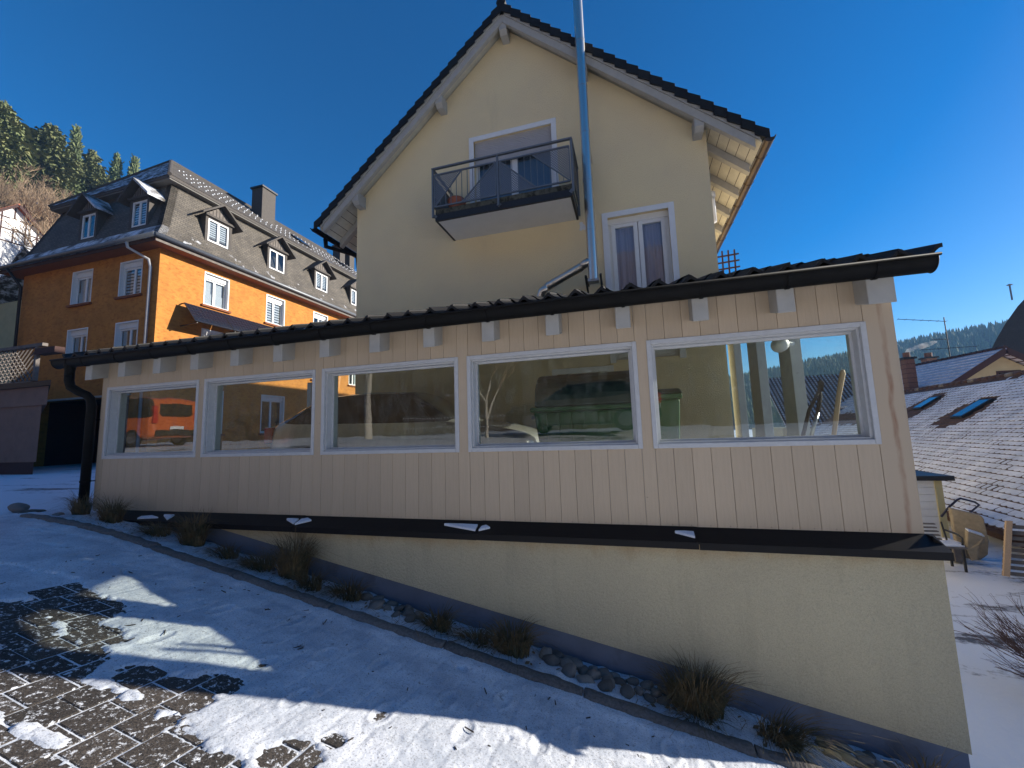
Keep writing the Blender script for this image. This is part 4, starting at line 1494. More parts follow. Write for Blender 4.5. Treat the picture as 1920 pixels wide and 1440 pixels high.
# balcony solar modules hung on brackets on the sunlit facade
sp_ = thing('solar_panel_row', 'row of three tilted black solar panels fixed to the orange facade', 'solar panel', (OX + .3, 14.5, 5.2))
for k in range(3):
    y0 = 12.35 + k * 1.72
    A, B = (OX + .25, 5.85), (OX + .95, 4.98)
    nx = Vector((A[1] - B[1], 0, B[0] - A[0])).normalized() * .035
    pnl = MB().prism([(A[0], y0, A[1]), (A[0], y0 + 1.69, A[1]), (B[0], y0 + 1.69, B[1]), (B[0], y0, B[1])], nx).build('module', MT['black_metal'], sp_)
    for i in range(10):
        for j in range(6):
            ua, ub = (i + .04) / 10, (i + .96) / 10
            va, vb = (j + .04) / 6, (j + .96) / 6
            q = lambda u, v: Vector((A[0] + (B[0] - A[0]) * (.02 + .96 * v), y0 + 1.69 * (.01 + .98 * u), A[1] + (B[1] - A[1]) * (.02 + .96 * v))) + nx * 1.02
            MB().add([q(ua, va), q(ub, va), q(ub, vb), q(ua, vb)], [(0, 1, 2, 3)]).build('solar_cell', MT['solar'], pnl, recalc=False)
    for y in (y0 + .1,):
        MB().bar((OX, y, 5.88), (A[0], y, A[1] + .02), .04).build('bracket', MT['black_metal'], sp_)
        MB().bar((OX, y, 4.9), (B[0], y, B[1] - .03), .04).build('bracket', MT['black_metal'], sp_)

# low flat-roofed building with a lattice terrace, left edge of the view
lb = thing('low_flat_building', 'low pink-brown plastered flat roof building at the left edge', 'building', (-22, 10, -.85))
LY = 8.3
lowp = lambda x1, y0, z0, z1: MB().prism([(-30, y0, z0), (x1, y0, z0), (x1 - 6.6, LY + 2.9, z0), (-30, LY + 2.9, z0)], (0, 0, z1 - z0))
lowp(-17.75, LY, -.45, 1.32).build('wall', MT['pink_plaster'], lb)
lowp(-17.4, LY - .05, 1.32, 1.9).build('parapet', MT['pink_plaster'], lb)
lowp(-17.1, LY - .15, 1.9, 2.06).build('roof_edge', MT['black_metal'], lb)
lowp(-17.9, LY + .02, -1.3, -.45).build('plinth', MT['brown_dark'], lb)
lt = thing('lattice_railing', 'dark diagonal lattice railing on the flat roof terrace', 'railing', (-22, LY, 2.06))
for x in (-26.5, -24.6, -22.8, -20.9, -18.55):
    MB().box(x - .05, x + .05, LY + .1, LY + .2, 2.06, 3.3).build('lattice_post', MT['wood_grey'], lt)
MB().box(-26.9, -18.2, LY + .08, LY + .22, 3.28, 3.38).build('top_rail', MT['wood_grey'], lt)
MB().box(-26.9, -18.5, LY + .1, LY + .2, 2.08, 2.16).build('bottom_rail', MT['wood_grey'], lt)
MB().box(-18.5, -17.5, LY + .05, LY + .3, 3.0, 3.2).build('beam_end', MT['brown_dark'], lt)
for k in range(-6, 42):
    x = -26.5 + k * .22
    for s in (-1, 1):
        x0, x1 = x, x + s * 1.1
        z0_, z1_ = 2.16, 3.26
        if x0 < -26.6 or x0 > -18.55:
            continue
        if x1 < -26.6:
            f = (-26.6 - x0) / (x1 - x0)
            x1, z1_ = -26.6, z0_ + f * 1.1
        if x1 > -18.55:
            f = (-18.55 - x0) / (x1 - x0)
            x1, z1_ = -18.55, z0_ + f * 1.1
        if z1_ - z0_ > .1:
            MB().bar((x0, LY + .13 + .02 * s, z0_), (x1, LY + .13 + .02 * s, z1_), .035, .012).build('lattice_slat', MT['wood_grey'], lt)

# ------------------------------------------------------------------ wooded hillside behind the orange house
def zhill(x, y):
    h = -.9 + .55 * max(0, -x - 27)
    cap = 38 + .02 * y
    return smin(h, cap, 12) + 1.2 * nz(x, y, .06) - 3 * sm(-27.5, -24, x)


hm = MB().grid(frange(-170, -24, 3.0), frange(-60, 240, 4.0), lambda x, y: (x, y, zhill(x, y)))
ho = hm.build('hillside', M('leaf_litter_hillside', (.13, .085, .05), .95, nscale=.5, namt=.4, bscale=3, bdist=.2, col2=(.6, .6, .6), c2=(.8, .62, .75)), smooth=True, recalc=False)
tag(ho, 'steep wooded hillside', None, kind='structure')


def conifer_meshes(seed, h, rad, dens, mat, droop=.25, pine=False):
    r_ = random.Random(seed)
    tk = MB().tube([(0, 0, -1), (0, 0, h * .5), (0, 0, h * .98)], [h * .016, h * .011, .02], 7)
    cr = MB()
    z0 = h * (.45 if pine else .12)
    n = dens
    for k in range(n):
        f = (k + r_.random()) / n
        z = z0 + (h - z0) * f
        if pine:
            rr = rad * (math.sin(math.pi * (.18 + .8 * f)) ** .8) * r_.uniform(.55, 1.1)
        else:
            rr = rad * (1 - f) ** .85 * r_.uniform(.6, 1.12) + .12
        a = r_.uniform(0, 6.283)
        d = Vector((math.cos(a), math.sin(a), 0))
        s = Vector((-d.y, d.x, 0))
        m_ = 5 if not pine else 4
        for j in range(m_):
            t0 = (j + .25) / m_
            c_ = d * rr * t0 + Vector((0, 0, z - droop * rr * t0 * t0 + .15 * rr * t0))
            w = rr * (.36 - .22 * t0) + .12
            L = rr / m_ * 1.2 + .1
            tw = r_.uniform(-.5, .5)
            jit = Vector((r_.uniform(-.2, .2), r_.uniform(-.2, .2), r_.uniform(-.2, .2)))
            for sg_ in (-1, 1):
                e = (s * sg_ * w + d * w * .55 + Vector((0, 0, tw * w - .25 * w)))
                cr.add([c_ + jit, c_ + jit + d * L * .8, c_ + e + jit + d * L * .3], [(0, 1, 2)])
                cr.add([c_ + jit + Vector((0, 0, .1)), c_ + e * .7 + jit + Vector((0, 0, -.45 - .2 * r_.random())), c_ + jit - d * L * .5 + s * sg_ * .1], [(0, 1, 2)])
                cr.add([c_ + jit * 2 + d * .1, c_ + jit * 2 + s * sg_ * w * .6 + Vector((0, 0, .1)), c_ + jit + s * sg_ * w * .3 + Vector((0, 0, -.4))], [(0, 1, 2)])
    a_ = tk.mesh('trunk', smooth=True)
    a_.materials.append(MT['trunk'])
    b_ = cr.mesh('crown', recalc=False)
    b_.materials.append(mat)
    return a_, b_


def bare_meshes(seed, h, spread, mat_t, mat_c, lev=5, n0=1, thin=1.0):
    r_ = random.Random(seed)
    tk, cr = MB(), MB()

    def grow(p, d, L, rad, lv):
        mid = p + d * L * .5 + Vector((r_.uniform(-1, 1), r_.uniform(-1, 1), 0)) * L * .05
        q = p + d * L
        tgt = tk if lv >= lev - 1 else cr
        tgt.tube([p, mid, q], [rad, rad * .85, rad * .68], 6 if lv >= lev - 1 else 3, caps=False)
        if lv == 0:
            return
        nb = 3 if lv > 1 else 4
        for k in range(nb):
            a = r_.uniform(0, 6.283)
            ax = Vector((math.cos(a), math.sin(a), 0))
            nd = (d + ax * spread * r_.uniform(.55, 1.2) + Vector((0, 0, .18))).normalized()
            st = p.lerp(q, r_.uniform(.5, 1.0)) if k else q
            grow(st, nd, L * r_.uniform(.55, .8), rad * .6, lv - 1)
    for k in range(n0):
        a = 6.283 * k / n0
        d0 = Vector((math.cos(a) * .3 * (n0 > 1), math.sin(a) * .3 * (n0 > 1), 1)).normalized()
        grow(Vector((0, 0, -.2)), d0, h * .34, h * .016 * thin, lev)
    a_ = tk.mesh('trunk', smooth=True)
    a_.materials.append(mat_t)
    b_ = cr.mesh('crown', recalc=False)
    b_.materials.append(mat_c)
    return a_, b_


def tree(name, label, loc, meshes, s=1.0, rz=0.0, group=None, cat='tree'):
    o = thing(name, label, cat, loc, group)
    o.rotation_euler = (0, 0, rz)
    o.scale = (s, s, s)
    for nm, me in zip(('trunk', 'crown'), meshes):
        c_ = bpy.data.objects.new(nm, me)
        COL.objects.link(c_)
        c_.parent = o
    return o


SPR = [conifer_meshes(1, 20, 2.7, 420, MT['needle']), conifer_meshes(2, 20, 2.3, 400, MT['needle'], .35)]
PIN = [conifer_meshes(3, 18, 2.9, 330, MT['needle2'], .1, True), conifer_meshes(4, 18, 2.5, 300, MT['needle2'], .1, True)]
# x, y, top z as surveyed; label says which one
CON = [(-72, 27.5, 42.6, 'P', 0, 'tall pine cut off by the left edge above the timbered house'),
       (-76, 30.1, 43.9, 'S', 0, 'pointed spruce second from the left edge on the hill'),
       (-75, 31.6, 42.6, 'P', 1, 'broad pale pine third from the left on the hill ridge'),
       (-74, 32.9, 44.2, 'P', 0, 'round topped pine left of the tallest spruce'),
       (-75, 35.9, 46.5, 'S', 1, 'tallest slim spruce standing clear against the sky'),
       (-75, 37.8, 44.0, 'P', 1, 'low dark pine right of the tallest spruce'),
       (-80, 43.6, 48.7, 'S', 0, 'spruce left of the pair nearest the mansard roof'),
       (-78, 44.9, 48.6, 'S', 1, 'spruce nearest to the mansard roof of the orange house'),
       (-88, 32.0, 48.5, 'S', 1, 'far spruce tip showing between the left pines'),
       (-86, 79.5, 56.9, 'S', 0, 'small spruce tip behind the orange house chimney'),
       (-86, 108.5, 60.5, 'S', 1, 'small spruce tip above the far end of the orange house roof')]
for x, y, zt, kd, v, lbl in CON:
    zg = zhill(x, y)
    ms = (SPR if kd == 'S' else PIN)[v]
    tree('spruce_tree' if kd == 'S' else 'pine_tree', lbl, (x, y, zg - .3), ms, (zt - zg) / (20 if kd == 'S' else 18), rng.uniform(0, 6), 'conifers on the hill')
BT = [bare_meshes(11, 12, .55, MT['trunk'], MT['twig'], 5), bare_meshes(12, 12, .62, MT['birch'], MT['twig'], 5), bare_meshes(13, 11, .5, MT['trunk'], MT['twig'], 5)]
k = 0
while k < 72:
    x = rng.uniform(-75, -50)
    q = rng.uniform(.375, .6)
    y = -x * q
    if x > -62 and q < .455:
        continue
    tree('bare_tree', 'leafless brown tree in the thicket on the hillside', (x, y, zhill(x, y)), BT[k % 3], rng.uniform(.8, 1.05), rng.uniform(0, 6), 'leafless trees of the hillside thicket')
    k += 1
tree('bare_tree', 'leafless pale barked tree rising right beside the timbered house', (-52, 24.3, zhill(-52, 24.3)), BT[1], 1.1, 2.0)

# half-timbered house on the hillside
th = thing('half_timbered_house', 'white half-timbered house with red roof on the left hillside', 'house', (-63, 24.6, 15))
TX = -60.0
TP = PL((TX, 0, 0), (0, 1, 0), (1, 0, 0))
TC, TH = 24.6, 2.7
zt_ = lambda u: 22.3 + 2.6 * (1 - abs(u - TC) / TH)
wall_cells(MB(), TP, TC - TH, TC + TH, 14.0, zt_, [], 0, -7, extra=(TC,)).build('wall', MT['white_trim'], th)
for s in (-1, 1):
    ue = TC + s * (TH + .5)
    ze = 22.3 - .48
    MB().hexa([TP(ue, ze, .5), TP(TC, 24.95, .5), TP(TC, 24.95, -7.5), TP(ue, ze, -7.5),
               TP(ue, ze + .22, .5), TP(TC, 25.17, .5), TP(TC, 25.17, -7.5), TP(ue, ze + .22, -7.5)]).build('roof', MT['red_tile'], th)
    MB().bar(TP(ue, ze, .52), TP(TC, 24.98, .52), .1, .25).build('barge_board', MT['brown_dark'], th)
for z in (21.0, 22.3, 23.5):
    hw = TH if z < 22.4 else TH * (1 - (z - 22.3) / 2.6)
    fbox(MB(), TP, TC - hw, TC + hw, z - .06, z + .06, .0, .04).build('timber', MT['brown_dark'], th)
for k in range(-3, 4):
    u = TC + k * TH / 3.05
    fbox(MB(), TP, u - .05, u + .05, 21.0, zt_(u) - .1, .002, .045).build('timber', MT['brown_dark'], th)
for k in (-3, -2, 1, 2):
    a_, b_ = TC + k * TH / 3.05, TC + (k + 1) * TH / 3.05
    MB().bar(TP(a_, 21.05, .02), TP(b_, 22.25, .02), .04, .09).build('timber', MT['brown_dark'], th)
    MB().bar(TP(a_, 22.25, .025), TP(b_, 21.05, .025), .04, .09).build('timber', MT['brown_dark'], th)
for u, z in ((TC - 1.9, 19.2), (TC + .9, 19.2), (TC - .35, 22.5), (TC - 1.9, 16.8), (TC + .9, 16.8)):
    w = fbox(MB(), TP, u, u + .7, z, z + 1.0, .0, .05).build('window', MT['white'], th)
    fbox(MB(), TP, u + .07, u + .63, z + .07, z + .93, .052, .056).build('pane', MT['car_glass'], w)
    if z < 21:
        for s in (-.38, .72):
            fbox(MB(), TP, u + s, u + s + .36, z, z + 1.0, .0, .06).build('shutter', MT['brown_dark'], w)
# small dormer house roof peeking at the mansard's left hip
nb = thing('slate_roofed_outhouse', 'small snowy slate roof behind the left hip of the orange house', 'building', (-33, 16, 6))
MB().box(-36, -30, 14.5, 20, -.5, 8.6).build('wall', MT['yellow_wall'], nb)
for s in (-1, 1):
    MB().hexa([(-33 + s * 3.6, 14, 8.2), (-33, 14, 11.4), (-33, 20.5, 11.4), (-33 + s * 3.6, 20.5, 8.2),
               (-33 + s * 3.6, 14, 8.4), (-33, 14, 11.6), (-33, 20.5, 11.6), (-33 + s * 3.6, 20.5, 8.4)]).build('roof', MT['slate_hip'], nb)

# ------------------------------------------------------------------ right side: barn with snowy plain-tile roof
barn = thing('snowy_roofed_barn', 'low barn whose large tiled roof is covered with thin snow', 'barn', (11, 13, -2.6))
E0 = Vector((6.9, 10.6, -2.27))
ED = Vector((.12, 1, 0)).normalized()
th_ = R(34)
UPV = Vector((ED.y, -ED.x, 0)) * math.cos(th_) + Vector((0, 0, math.sin(th_)))     # up the slope
NV = ED.cross(UPV) * -1
if NV.z < 0:
    NV = -NV
SLEN = 6.67
T0, T1 = -6.0, 24.0
bp_ = lambda t, s, n=0.0: E0 + ED * t + UPV * s + NV * n
MB().hexa([bp_(T0, 0, -.12), bp_(T1, 0, -.12), bp_(T1, SLEN, -.12), bp_(T0, SLEN, -.12), bp_(T0, 0, -.01), bp_(T1, 0, -.01), bp_(T1, SLEN, -.01), bp_(T0, SLEN, -.01)]).build('roof_deck', MT['brown_dark'], barn)
RX = UPV.copy()
back = Vector((ED.y, -ED.x, 0)) * math.cos(th_) - Vector((0, 0, math.sin(th_)))
top0 = bp_(0, SLEN, 0)
MB().hexa([top0 + ED * T0, top0 + ED * T1, top0 + ED * T1 + back * 5, top0 + ED * T0 + back * 5,
           top0 + ED * T0 - Vector((0, 0, .12)), top0 + ED * T1 - Vector((0, 0, .12)), top0 + ED * T1 + back * 5 - Vector((0, 0, .12)), top0 + ED * T0 + back * 5 - Vector((0, 0, .12))]).build('back_slope', MT['red_tile'], barn)
tile = MB()
snowt = MB()
EXP, TWD = .185, .2
SKY = [(8.3, 4.5), (12.6, 5.3)]
SKL = [(7.95, 8.65, 3.95, 5.0), (12.2, 12.95, 4.75, 5.6)]
ncourse = int(SLEN / EXP)
for c_ in range(ncourse):
    s0 = c_ * EXP
    for k in range(int((T1 - T0) / TWD)):
        t0 = T0 + k * TWD + (TWD / 2 if c_ % 2 else 0)
        tm_ = t0 + TWD / 2
        if any(a - .1 < tm_ < b + .1 and q0 - .1 < s0 + .08 < q1 + .1 for a, b, q0, q1 in SKL):
            continue
        hgt = .035
        L = EXP * 1.5
        j = rng.uniform(-.006, .006)
        prof = [(0.0, .035), (.22, .008), (.5, 0.0), (.78, .008), (1.0, .035)]
        bot = [(t0 + .003 + (TWD - .006) * u, s0 + v + j) for u, v in prof]
        vt = [bp_(a, b, hgt - (b - s0) * .0) for a, b in bot] + [bp_(t0 + TWD - .003, s0 + L, .004), bp_(t0 + .003, s0 + L, .004)]
        vb = [v - NV * .016 for v in vt[:5]]
        # melted around the skylights and along the ridge
        melt = 0.0
        for (a, q) in SKY:
            dd = ((tm_ - a - .15) / 1.0) ** 2 + ((s0 - q + .35) / .95) ** 2
            melt = max(melt, 1.35 - dd)
        melt = max(melt, (s0 - SLEN + .55) * 2.2 + .35 * sm(9, 14, tm_))
        melt += .75 * sm(11.0, 12.5, tm_) * sm(3.2, 3.8, s0) * sm(5.2, 4.4, s0)
        melt += .28 * nz(tm_, s0, 1.7, 3) + .22 * nz(tm_, s0, 5, 8)
        tile.add(vt + vb, [(0, 1, 2, 3, 4, 5, 6)] + [(i, 7 + i, 8 + i, i + 1) for i in range(4)])
        if melt < .42:
            i_ = .012 + .01 * nz(tm_, s0, 9, 1)
            drp = .038 + .02 * nz(tm_ * 3, s0 * 3, 1.0, 6)
            ins = .14 if melt > .15 else .0
            tp = [bp_(t0 + TWD * (ins + (1 - 2 * ins) * u), s0 + v + j + drp, hgt + i_) for u, v in prof] + [bp_(t0 + TWD * (1 - ins), s0 + EXP * 1.12, .03 + i_ * .6), bp_(t0 + TWD * ins, s0 + EXP * 1.12, .03 + i_ * .6)]
            bt = [p - NV * (i_ - .002) for p in tp[:5]]
            snowt.add(tp + bt, [(0, 1, 2, 3, 4, 5, 6)] + [(i, 7 + i, 8 + i, i + 1) for i in range(4)])
tag(tile.build('roof_tiles', M('old_clay_tile', (.09, .05, .035), .9, nscale=3, namt=.5), barn, recalc=False), None, None, kind='stuff')
tag(snowt.build('roof_snow', MT['snow_clean'], barn, recalc=False), None, None, kind='stuff')
for k in range(68):
    t0 = T0 + k * .44
    p, q = bp_(t0, SLEN + .01, .03), bp_(t0 + .42, SLEN + .01, .03)
    MB().tube([p, q], [.095, .085], 8).build('ridge_tile', MT['brown_dark'] if k % 5 else MT['wood_grey'], barn, smooth=True)
for a, b, q0, q1 in SKL:
    s = MB().hexa([bp_(a, q0, -.02), bp_(b, q0, -.02), bp_(b, q1, -.02), bp_(a, q1, -.02), bp_(a, q0, .1), bp_(b, q0, .1), bp_(b, q1, .1), bp_(a, q1, .1)]).build('skylight', MT['black_metal'], barn)
    MB().hexa([bp_(a + .06, q0 + .06, .102), bp_(b - .06, q0 + .06, .102), bp_(b - .06, q1 - .06, .102), bp_(a + .06, q1 - .06, .102),
               bp_(a + .06, q0 + .06, .108), bp_(b - .06, q0 + .06, .108), bp_(b - .06, q1 - .06, .108), bp_(a + .06, q1 - .06, .108)]).build('pane', MT['car_glass'], s)
wv = Vector((ED.y, -ED.x, 0))
a0 = E0 + wv * .5
MB().hexa([a0 + ED * T0 + Vector((0, 0, -1.2)), a0 + ED * T1 + Vector((0, 0, -1.2)), a0 + ED * T1 + wv * 8 + Vector((0, 0, -1.2)), a0 + ED * T0 + wv * 8 + Vector((0, 0, -1.2)),
           a0 + ED * T0 + Vector((0, 0, .1)), a0 + ED * T1 + Vector((0, 0, .1)), a0 + ED * T1 + wv * 8 + Vector((0, 0, .1)), a0 + ED * T0 + wv * 8 + Vector((0, 0, .1))]).build('wall', MT['brown_dark'], barn)

# ------------------------------------------------------------------ yellow gabled house behind the barn
yh = thing('yellow_gable_house', 'pale yellow gable house with bluish snowy roof behind the barn', 'house', (20.5, 33, -2))
YY = 30.0
YP = PL((0, YY, 0), (1, 0, 0), (0, -1, 0))
AX, AZ = 20.45, 3.6
sl_ = .68
wall_cells(MB(), YP, 17.3, 23.6, -3, lambda u: AZ - .15 - sl_ * abs(u - AX), [(20.2, 21.3, -.2, 2.55)], 0, -8, extra=(AX,)).build('wall', MT['yellow_wall'], yh)
w = frame_rect(MB(), YP, 20.2, 21.3, 1.2, 2.55, .09, .02, -.1).build('window', MT['brown_dark'], yh)
fbox(MB(), YP, 20.29, 21.21, 1.29, 2.46, -.06, -.065).build('pane', MT['car_glass'], w)
for s in (-1, 1):
    ue = AX + s * 3.9
    ze = AZ - sl_ * 3.9
    MB().hexa([(ue, YY - .5, ze), (AX, YY - .5, AZ), (AX - .6, YY + 9, AZ), (ue - .6, YY + 9, ze),
               (ue, YY - .5, ze + .2), (AX, YY - .5, AZ + .2), (AX - .6, YY + 9, AZ + .2), (ue - .6, YY + 9, ze + .2)]).build('roof', MT['blue_snow_tile'], yh)
    MB().bar((ue, YY - .53, ze + .05), (AX, YY - .53, AZ + .05), .08, .3).build('barge_board', MT['brown_dark'], yh)
rt_ = MB()
for k in range(22):
    f = k * .43
    MB().tube([(AX - .6 * f / 9.5, YY - .5 + f, AZ + .22), (AX - .6 * (f + .4) / 9.5, YY - .1 + f, AZ + .22)], [.13, .11], 8).build('ridge_tile', MT['brown_dark'], yh)
# snow courses on the visible slope, as raised steps
for k in range(13):
    f = k / 13
    ue = AX - 3.9 + 3.9 * f
    ze = AZ - sl_ * 3.9 * (1 - f)
    MB().hexa([(ue, YY - .5, ze + .2), (ue + .25, YY - .5, ze + .2 + .25 * sl_), (ue - .35, YY + 9, ze + .2 + .25 * sl_), (ue - .6, YY + 9, ze + .2),
               (ue, YY - .5, ze + .26), (ue + .25, YY - .5, ze + .22 + .25 * sl_), (ue - .35, YY + 9, ze + .22 + .25 * sl_), (ue - .6, YY + 9, ze + .26)]).build('snow_course', MT['snow'], yh)

# second house further left with a dark tiled roof facing the camera, and the two chimneys
dh = thing('dark_roofed_house', 'house with dark snow-dusted tile roof and brick chimneys behind the barn', 'house', (20, 42, -2))
MB().hexa([(12, 38, -.5), (30, 38, -.5), (30, 43, 3.95), (12, 43, 3.95), (12, 38, -.3), (30, 38, -.3), (30, 43, 4.15), (12, 43, 4.15)]).build('roof', MT['blue_snow_tile'], dh)
for k in range(62):
    x = 12 + k * .29
    MB().hexa([(x, 38, -.3), (x + .1, 38, -.3), (x + .1, 43, 4.15), (x, 43, 4.15), (x, 38, -.22), (x + .1, 38, -.22), (x + .1, 43, 4.23), (x, 43, 4.23)]).build('tile_rib', MT['tile_dark'], dh)
MB().box(12, 30, 39, 48, -3, -.4).build('wall', MT['yellow_wall'], dh)
for x, y, w_, z0_, z1_, nm in ((17.0, 31.3, .5, 1.2, 3.85, 0), (21.3, 36.8, .62, 2.2, 4.45, 1)):
    ch = MB().box(x - w_ / 2, x + w_ / 2, y, y + w_, z0_, z1_).build('chimney', MT['brick'], dh, bevel=.01)
    for q in range(9):
        zz = z0_ + (z1_ - z0_) * (q + .5) / 9
        MB().box(x - w_ / 2 - .006, x + w_ / 2 + .006, y - .006, y + w_ + .006, zz, zz + .03).build('brick_course', MT['brown_dark'], ch)
    MB().box(x - w_ / 2 - .09, x + w_ / 2 + .09, y - .09, y + w_ + .09, z1_ - .12, z1_).build('chimney_cap', MT['black_metal'], ch)
    MB().lathe([(w_ * .36, 0), (w_ * .36, .32)], (x, y + w_ / 2, z1_), 10).build('chimney_pot', MT['brick'], ch)

# television aerial
an = thing('television_aerial', 'thin metal television aerial standing on the snowy roof ridge', 'aerial', (20.3, 33.4, 3.7))
MB().tube([(20.3, 33.4, 3.6), (20.3, 33.4, 6.6)], .03, 6).build('mast', MT['black_metal'], an)
for z_, l0, l1, dz in ((6.35, 2.6, .2, .35), (5.15, .9, .2, 0), (4.55, 1.6, 1.6, -.05)):
    MB().bar((20.3 - l0, 33.2, z_ + dz), (20.3 + l1, 33.6, z_), .03).build('boom', MT['black_metal'], an)
    for q in range(7):
        f = q / 6
        c = Vector((20.3 - l0, 33.2, z_ + dz)).lerp(Vector((20.3 + l1, 33.6, z_)), f)
        MB().bar(c - Vector((.1, .3, 0)), c + Vector((.1, .3, 0)), .014).build('element', MT['black_metal'], an)

# dark steep-roofed house at the right edge
bh = thing('dark_gambrel_house', 'very dark steep curved roof rising at the right edge', 'house', (34, 46, -2))
prof = [(30.2, 4.2), (30.75, 5.5), (31.3, 6.6), (32.2, 8.1), (33.2, 9.5), (34.2, 10.6), (38, 10.6), (42, 4.0), (42, 3.6), (30.2, 3.6)]
MB().prism([(x, 46, z) for x, z in prof], (9, 12, 0)).build('roof', MT['dark_roof_far'], bh)
MB().prism([(31, 46.5, -3), (41, 46.5, -3), (48, 57, -3), (38.6, 57, -3)], (0, 0, 6.6)).build('wall', MT['white_trim'], bh)
MB().tube([(33.2, 46.4, 10.2), (33.2, 46.4, 11.6)], .06, 8).build('vent_pipe', MT['galv'], bh)
MB().lathe([(.18, 0), (.2, .04), (.05, .12)], (33.2, 46.4, 11.55), 10).build('vent_cap', MT['galv'], bh)

# ------------------------------------------------------------------ far wooded ridge on the right
def zfar(x, y):
    crest = 62 + .155 * (x - 250) + 5 * nz(x, y, .012)
    f = sm(230, 430, y)
    return -4 + (crest + 4) * f - .05 * max(0, y - 480)


fm = MB().grid(frange(-260, 352, 12), frange(215, 620, 12), lambda x, y: (x, y, zfar(x, y)))
fo = fm.build('far_hill', M('far_forest_floor', (.035, .045, .03), .95, nscale=.05, namt=.5, col2=(.3, .3, .28), c2=(.06, .6, .75)), smooth=True, recalc=False)
tag(fo, 'hazy wooded hill on the horizon', None, kind='structure')
fr_ = random.Random(5)
tm2 = MB()
for k in range(9000):
    x = fr_.uniform(60, 350)
    y = fr_.uniform(235, 455)
    z = zfar(x, y)
    h = fr_.uniform(5, 10.5)
    r1 = h * fr_.uniform(.13, .2)
    a0_ = fr_.uniform(0, 6)
    n = 5
    pts = []
    for rr, zz in ((r1, .12), (r1 * .75, .4), (r1 * .4, .7)):
        for q in range(n):
            a = a0_ + 6.283 * q / n
            w = fr_.uniform(.7, 1.3)
            pts.append((x + rr * w * math.cos(a), y + rr * w * math.sin(a), z + h * zz))
    pts.append((x, y, z + h))
    fs = []
    for lv in range(2):
        for q in range(n):
            fs.append((lv * n + q, lv * n + (q + 1) % n, (lv + 1) * n + (q + 1) % n, (lv + 1) * n + q))
    for q in range(n):
        fs.append((2 * n + q, 2 * n + (q + 1) % n, 3 * n))
    tm2.add(pts, fs)
tag(tm2.build('far_forest', MT['needle'], recalc=False), 'distant dark conifer forest covering the hazy hill', 'forest', kind='stuff')
# a few pale houses on that hill, seen through the right window
for k, (x, y) in enumerate(((128, 262), (141, 271), (150, 258), (119, 285))):
    z = zfar(x, y) - 1
    o = thing('hill_house', ['small white house lowest on the far hillside', 'pale house beside the white one on the far hillside', 'cream house furthest right on the far hillside', 'grey house highest on the far hillside'][k], 'house', (x, y, z), 'houses on the far hillside')
    MB().box(x - 4, x + 4, y - 4, y + 4, z, z + 6).build('wall', MT['white_trim'], o)
    for s in (-1, 1):
        MB().hexa([(x - 5, y + s * 5, z + 5.6), (x + 5, y + s * 5, z + 5.6), (x + 5, y, z + 9), (x - 5, y, z + 9), (x - 5, y + s * 5, z + 6), (x + 5, y + s * 5, z + 6), (x + 5, y, z + 9.4), (x - 5, y, z + 9.4)]).build('roof', MT['snow_clean'], o)

# ------------------------------------------------------------------ things in the lower yard on the right
shed = thing('white_board_shed', 'small white boarded shed with flat black roof beside the barn roof', 'shed', (5.6, 11.4, -2.65))
for k in range(9):
    z = -2.65 + k * .15
    MB().box(4.6, 6.1, 11.0, 11.03, z, z + .145).build('board', MT['white'], shed, bevel=.004)
MB().box(4.6, 6.08, 11.03, 12.3, -2.65, -1.3).build('body', MT['white'], shed)
MB().box(6.08, 6.2, 10.97, 11.06, -2.65, -1.3).build('corner_post', MT['yellow_wall'], shed)
MB().box(4.5, 6.36, 10.85, 12.4, -1.3, -1.2).build('roof', MT['black_metal'], shed, bevel=.006)

slab = thing('sandstone_trough', 'big curved sandstone slab standing on edge in the snowy yard', 'stone slab', (6.1, 10.2, -2.65))
sm_ = MB()
n = 8
outer = [(5.72, -1.75), (6.28, -1.83)] + [(6.28 + .12 * math.sin(a), -1.95 + .12 * math.cos(a)) for a in (.4, .8, 1.2)] + [(6.42, -2.3), (6.36, -2.55), (6.2, -2.66), (5.74, -2.66)]
sm_.prism([(5.86 + (x - 5.72) * .55, 10.25 - (x - 5.7) * .3, z) for x, z in outer], (.04, .14, 0))
sm_.build('slab', MT['sandstone'], slab, bevel=.02)
blk = thing('sandstone_block', 'small broken sandstone block leaning on the curved slab', 'stone block', (5.95, 9.85, -2.65))
MB().prism([(5.73, 9.75, -2.4), (5.78, 9.75, -2.08), (5.98, 9.7, -2.16), (5.97, 9.7, -2.26), (5.9, 9.7, -2.3), (5.85, 9.72, -2.55), (5.77, 9.75, -2.6)], (.08, .2, 0)).build('block', MT['sandstone'], blk, bevel=.02)
MB().prism([(5.78, 9.74, -2.075), (5.98, 9.69, -2.155), (6.06, 9.88, -2.155), (5.86, 9.94, -2.075)], (0, 0, .03)).build('snow_cap', MT['snow_clean'], blk, bevel=.01)
trg = thing('stone_planter', 'low dark stone planter beside the shed post', 'planter', (5.55, 9.9, -2.65))
MB().box(5.56, 5.73, 9.8, 10.2, -2.65, -2.32).build('body', MT['wood_grey'], trg, bevel=.02)
MB().box(5.58, 5.71, 9.82, 10.18, -2.322, -2.29).build('snow_cap', MT['snow_clean'], trg, bevel=.012)
hd = thing('tube_handle', 'bent blue-black metal tube handle standing behind the sandstone slab', 'handle', (6.3, 10.9, -2.6))
